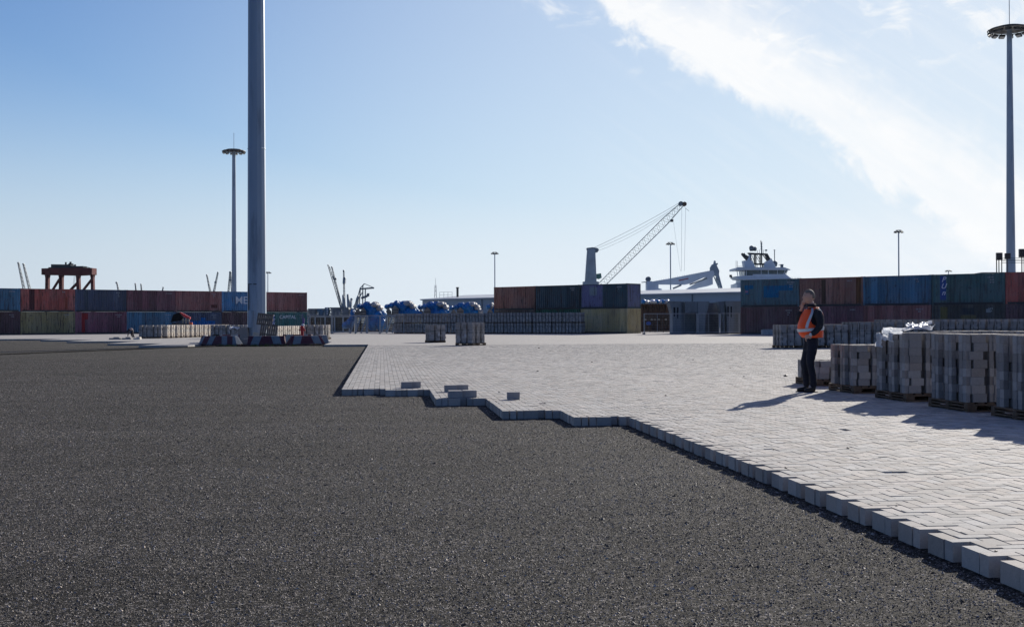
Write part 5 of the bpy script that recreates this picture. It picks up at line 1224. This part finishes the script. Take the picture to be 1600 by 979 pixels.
# ------------------------------------------------------------------ precast piers
gC = 'grey precast piers behind the fence panels'
fr = Far(1075, 500.8 + 1.3 * F / 119, 119)
def pier(label): return thing('precast_pier', label, 'pier', (fr.o.x, 119, 0), 0, gC)
conc = M['concrete']
root = pier('wide precast pier with a flared left head and a deep square recess')
q = MB(); q.prism(fr.pts([(1044, 473), (1047, 470.5), (1062, 470.8), (1062, 521), (1049, 521), (1049, 492), (1046.5, 481)]), -1.1, 1.3); q.build('column', conc, root)
q = MB(); q.prism(fr.pts([(1088, 471), (1106, 471.3), (1103.5, 483), (1099.5, 494), (1099, 521), (1088, 521)]), -1.1, 1.3); q.build('column', conc, root)
q = MB(); q.prism(fr.pts([(1062.1, 471), (1068, 471), (1068, 521), (1062.1, 521)]), -.3, 1.3); q.build('web', conc, root)
q = MB(); q.prism(fr.pts([(1068.1, 471.2), (1087.9, 471.2), (1087.9, 488), (1068.1, 488)]), -.95, 1.3); q.build('beam', conc, root)
q = MB(); q.prism(fr.pts([(1068.1, 488.1), (1087.9, 488.1), (1087.9, 521), (1068.1, 521)]), .7, 1.3); q.build('back_panel', conc, root)
q = MB(); q.prism(fr.pts([(1045, 469.3), (1064, 469.6), (1064, 470.9), (1045, 470.6)]), -1.2, 1.3); q.build('cap', M['galv'], root)
for a, b2, c3 in ((1050, 1053, 494), (1055.5, 1058, 497)): q = MB(); q.prism(fr.pts([(a, 480), (b2, 480), (b2 - .7, c3), (a + .5, c3)]), -1.13, -1.09); q.build('slot_shade', M['black'], root)  # flat black strips stand for the shade inside the slots
root = pier('darker set back precast pier between the two flared ones')
q = MB(); q.prism(fr.pts([(1107, 476), (1113, 472.5), (1122, 472.5), (1127, 480), (1128, 521), (1101, 521), (1102, 494)]), 1.5, 3.2); q.build('wall', mat('brownish cast concrete', (.14, .14, .155), .8, 0, .25, .8), root)
q = MB(); q.prism(fr.pts([(1113, 489), (1126, 489), (1126, 521), (1113, 521)]), 1.45, 1.49); q.build('recess', mat('recess shade concrete', (.09, .085, .09), .9), root)  # flat panel on the wall face, recess shade put into its dark colour
root = pier('right precast pier with a flared left side and a slotted column, beside the teal container')
q = MB(); q.prism(fr.pts([(1121.5, 471.5), (1131, 470.8), (1131, 521), (1128.5, 521), (1128.5, 497), (1124.5, 485)]), -.5, 1.3); q.build('web', conc, root)
q = MB(); q.prism(fr.pts([(1131.1, 470.5), (1144.5, 470.5), (1145.5, 521), (1134, 521), (1133.5, 485)]), -1.1, 1.3); q.build('column', conc, root)
q = MB(); q.prism(fr.pts([(1144.6, 470.5), (1162, 470.5), (1162, 489), (1144.9, 489)]), -.7, 1.3); q.build('beam', conc, root)
q = MB(); q.prism(fr.pts([(1145.6, 489.1), (1162, 489.1), (1162, 521), (1145.6, 521)]), .8, 1.3); q.build('back_panel', conc, root)
for a, b2, c3 in ((1133.5, 1135.7, 494), (1138.5, 1140.6, 496)): q = MB(); q.prism(fr.pts([(a, 479), (b2, 479), (b2 - .5, c3), (a + .4, c3)]), -1.13, -1.09); q.build('slot_shade', M['black'], root)  # slots laid on as flat strips, their inner shade painted black

# ------------------------------------------------------------------ fence panels
gE = 'movable wire mesh fence panels'
def fence(label, a, b2, h=2.0):
    a = Vector(a); b2 = Vector(b2); dd = b2 - a; L = dd.length
    root = thing('fence_panel', label, 'fence panel', a, math.atan2(dd.y, dd.x), gE); q = MB()
    for x_ in (.03, L - .03): q.tube((x_, 0, .05), (x_, 0, h), .045, 6)
    q.tube((0, 0, h), (L, 0, h), .032, 6); q.tube((0, 0, .18), (L, 0, .18), .03, 6); q.tube((L / 2, 0, .18), (L / 2, 0, h), .02, 5); q.build('frame', M['galvl'], root)
    q = MB()
    for i in range(1, int(L / .14)): q.tube((i * .14, 0, .18), (i * .14, 0, h), .004, 3, caps=False)
    for z in np.arange(.4, h, .25): q.tube((0, 0, z), (L, 0, z), .004, 3, caps=False)
    q.build('wire_mesh', M['galvl'], root); q = MB(); q.box((0, 0, .06), (.22, .6, .12)); q.build('foot', M['concrete'], root)
names_l = ['fence panel right of the green container', 'fence panel in front of the dark storage rack', 'fence panel in front of the leftmost wrapped machine', 'fence panel ending at the long block wall']
pxs = [484, 519, 556, 594, 632]
for k in range(4): fence(names_l[k], XD(pxs[k], 130 + .0 * k), XD(pxs[k + 1] - .8, 130))
pxs = [1006, 1049, 1090, 1125, 1156]
names_r = ['fence panel in front of the rusty racks', 'fence panel in front of the wide pier', 'fence panel in front of the set back pier', 'fence panel beside the patched teal container']
for k in range(4): fence(names_r[k], XD(pxs[k], 115.5), XD(pxs[k + 1] - .8, 115.5))

c = XD(1199, 107); root = thing('crate', 'small white plastic crate at the foot of the dark purple brown container', 'crate', (c.x, 107, 0))
q = MB(); q.box((0, 0, .25), (.98, .8, .40)); q.build('box', M['whitefade'], root)
q = MB()
for x_ in (-.5, -.25, 0, .25, .5): q.box((x_, -.42, .27), (.03, .03, .46))
for z in (.06, .27, .5): q.box((0, -.42, z), (1.02, .03, .03))
q.build('cage', M['galvl'], root)
c = XD(1130, 114); q = MB(); q.box((0, 0, .06), (1.6, .2, .1), .1); q.box((1.4, .3, .06), (1.0, .2, .12), -.2); o = q.build('timber_beam', M['woodgrey']); o.location = (c.x, 114.4, 0); tag(o, 'low timber beams lying on the ground in front of the piers', 'timber')

# sign board on the green container of the left row
for o in bpy.data.objects:
    if o.get('label', '').startswith('green container with white word'):
        q = MB(); q.box((-1.95, -CWD / 2 - .008, 1.55), (.38, .012, 1.45)); q.build('lettering_board', M['blueplate'], o)
        for k, ch in enumerate('PON'): text('lettering', ch, .46, (-1.93, -CWD / 2 - .018, 2.05 - k * .45), o, M['lettering'], shear=.3)

for o in PROTO_OBJS: bpy.data.objects.remove(o)

# ------------------------------------------------------------------ thin haze over the harbour
q = MB(); q.raw([(x, y, z) for x in (-1500, 1500) for y in (-60, 1150) for z in (-1.12, 60)], [(0, 1, 3, 2), (4, 6, 7, 5), (0, 4, 5, 1), (2, 3, 7, 6), (0, 2, 6, 4), (1, 5, 7, 3)])
hm = bpy.data.materials.new('haze'); hm.use_nodes = True; t = N(hm.node_tree); t.n.clear()
pv_ = t.add('ShaderNodeVolumePrincipled'); pv_.inputs['Color'].default_value = (.62, .78, 1, 1); pv_.inputs['Density'].default_value = .00003; pv_.inputs['Anisotropy'].default_value = .3
mo = t.add('ShaderNodeOutputMaterial'); t.l.new(pv_.outputs[0], mo.inputs['Volume'])
tag(q.build('haze', hm), kind='stuff')
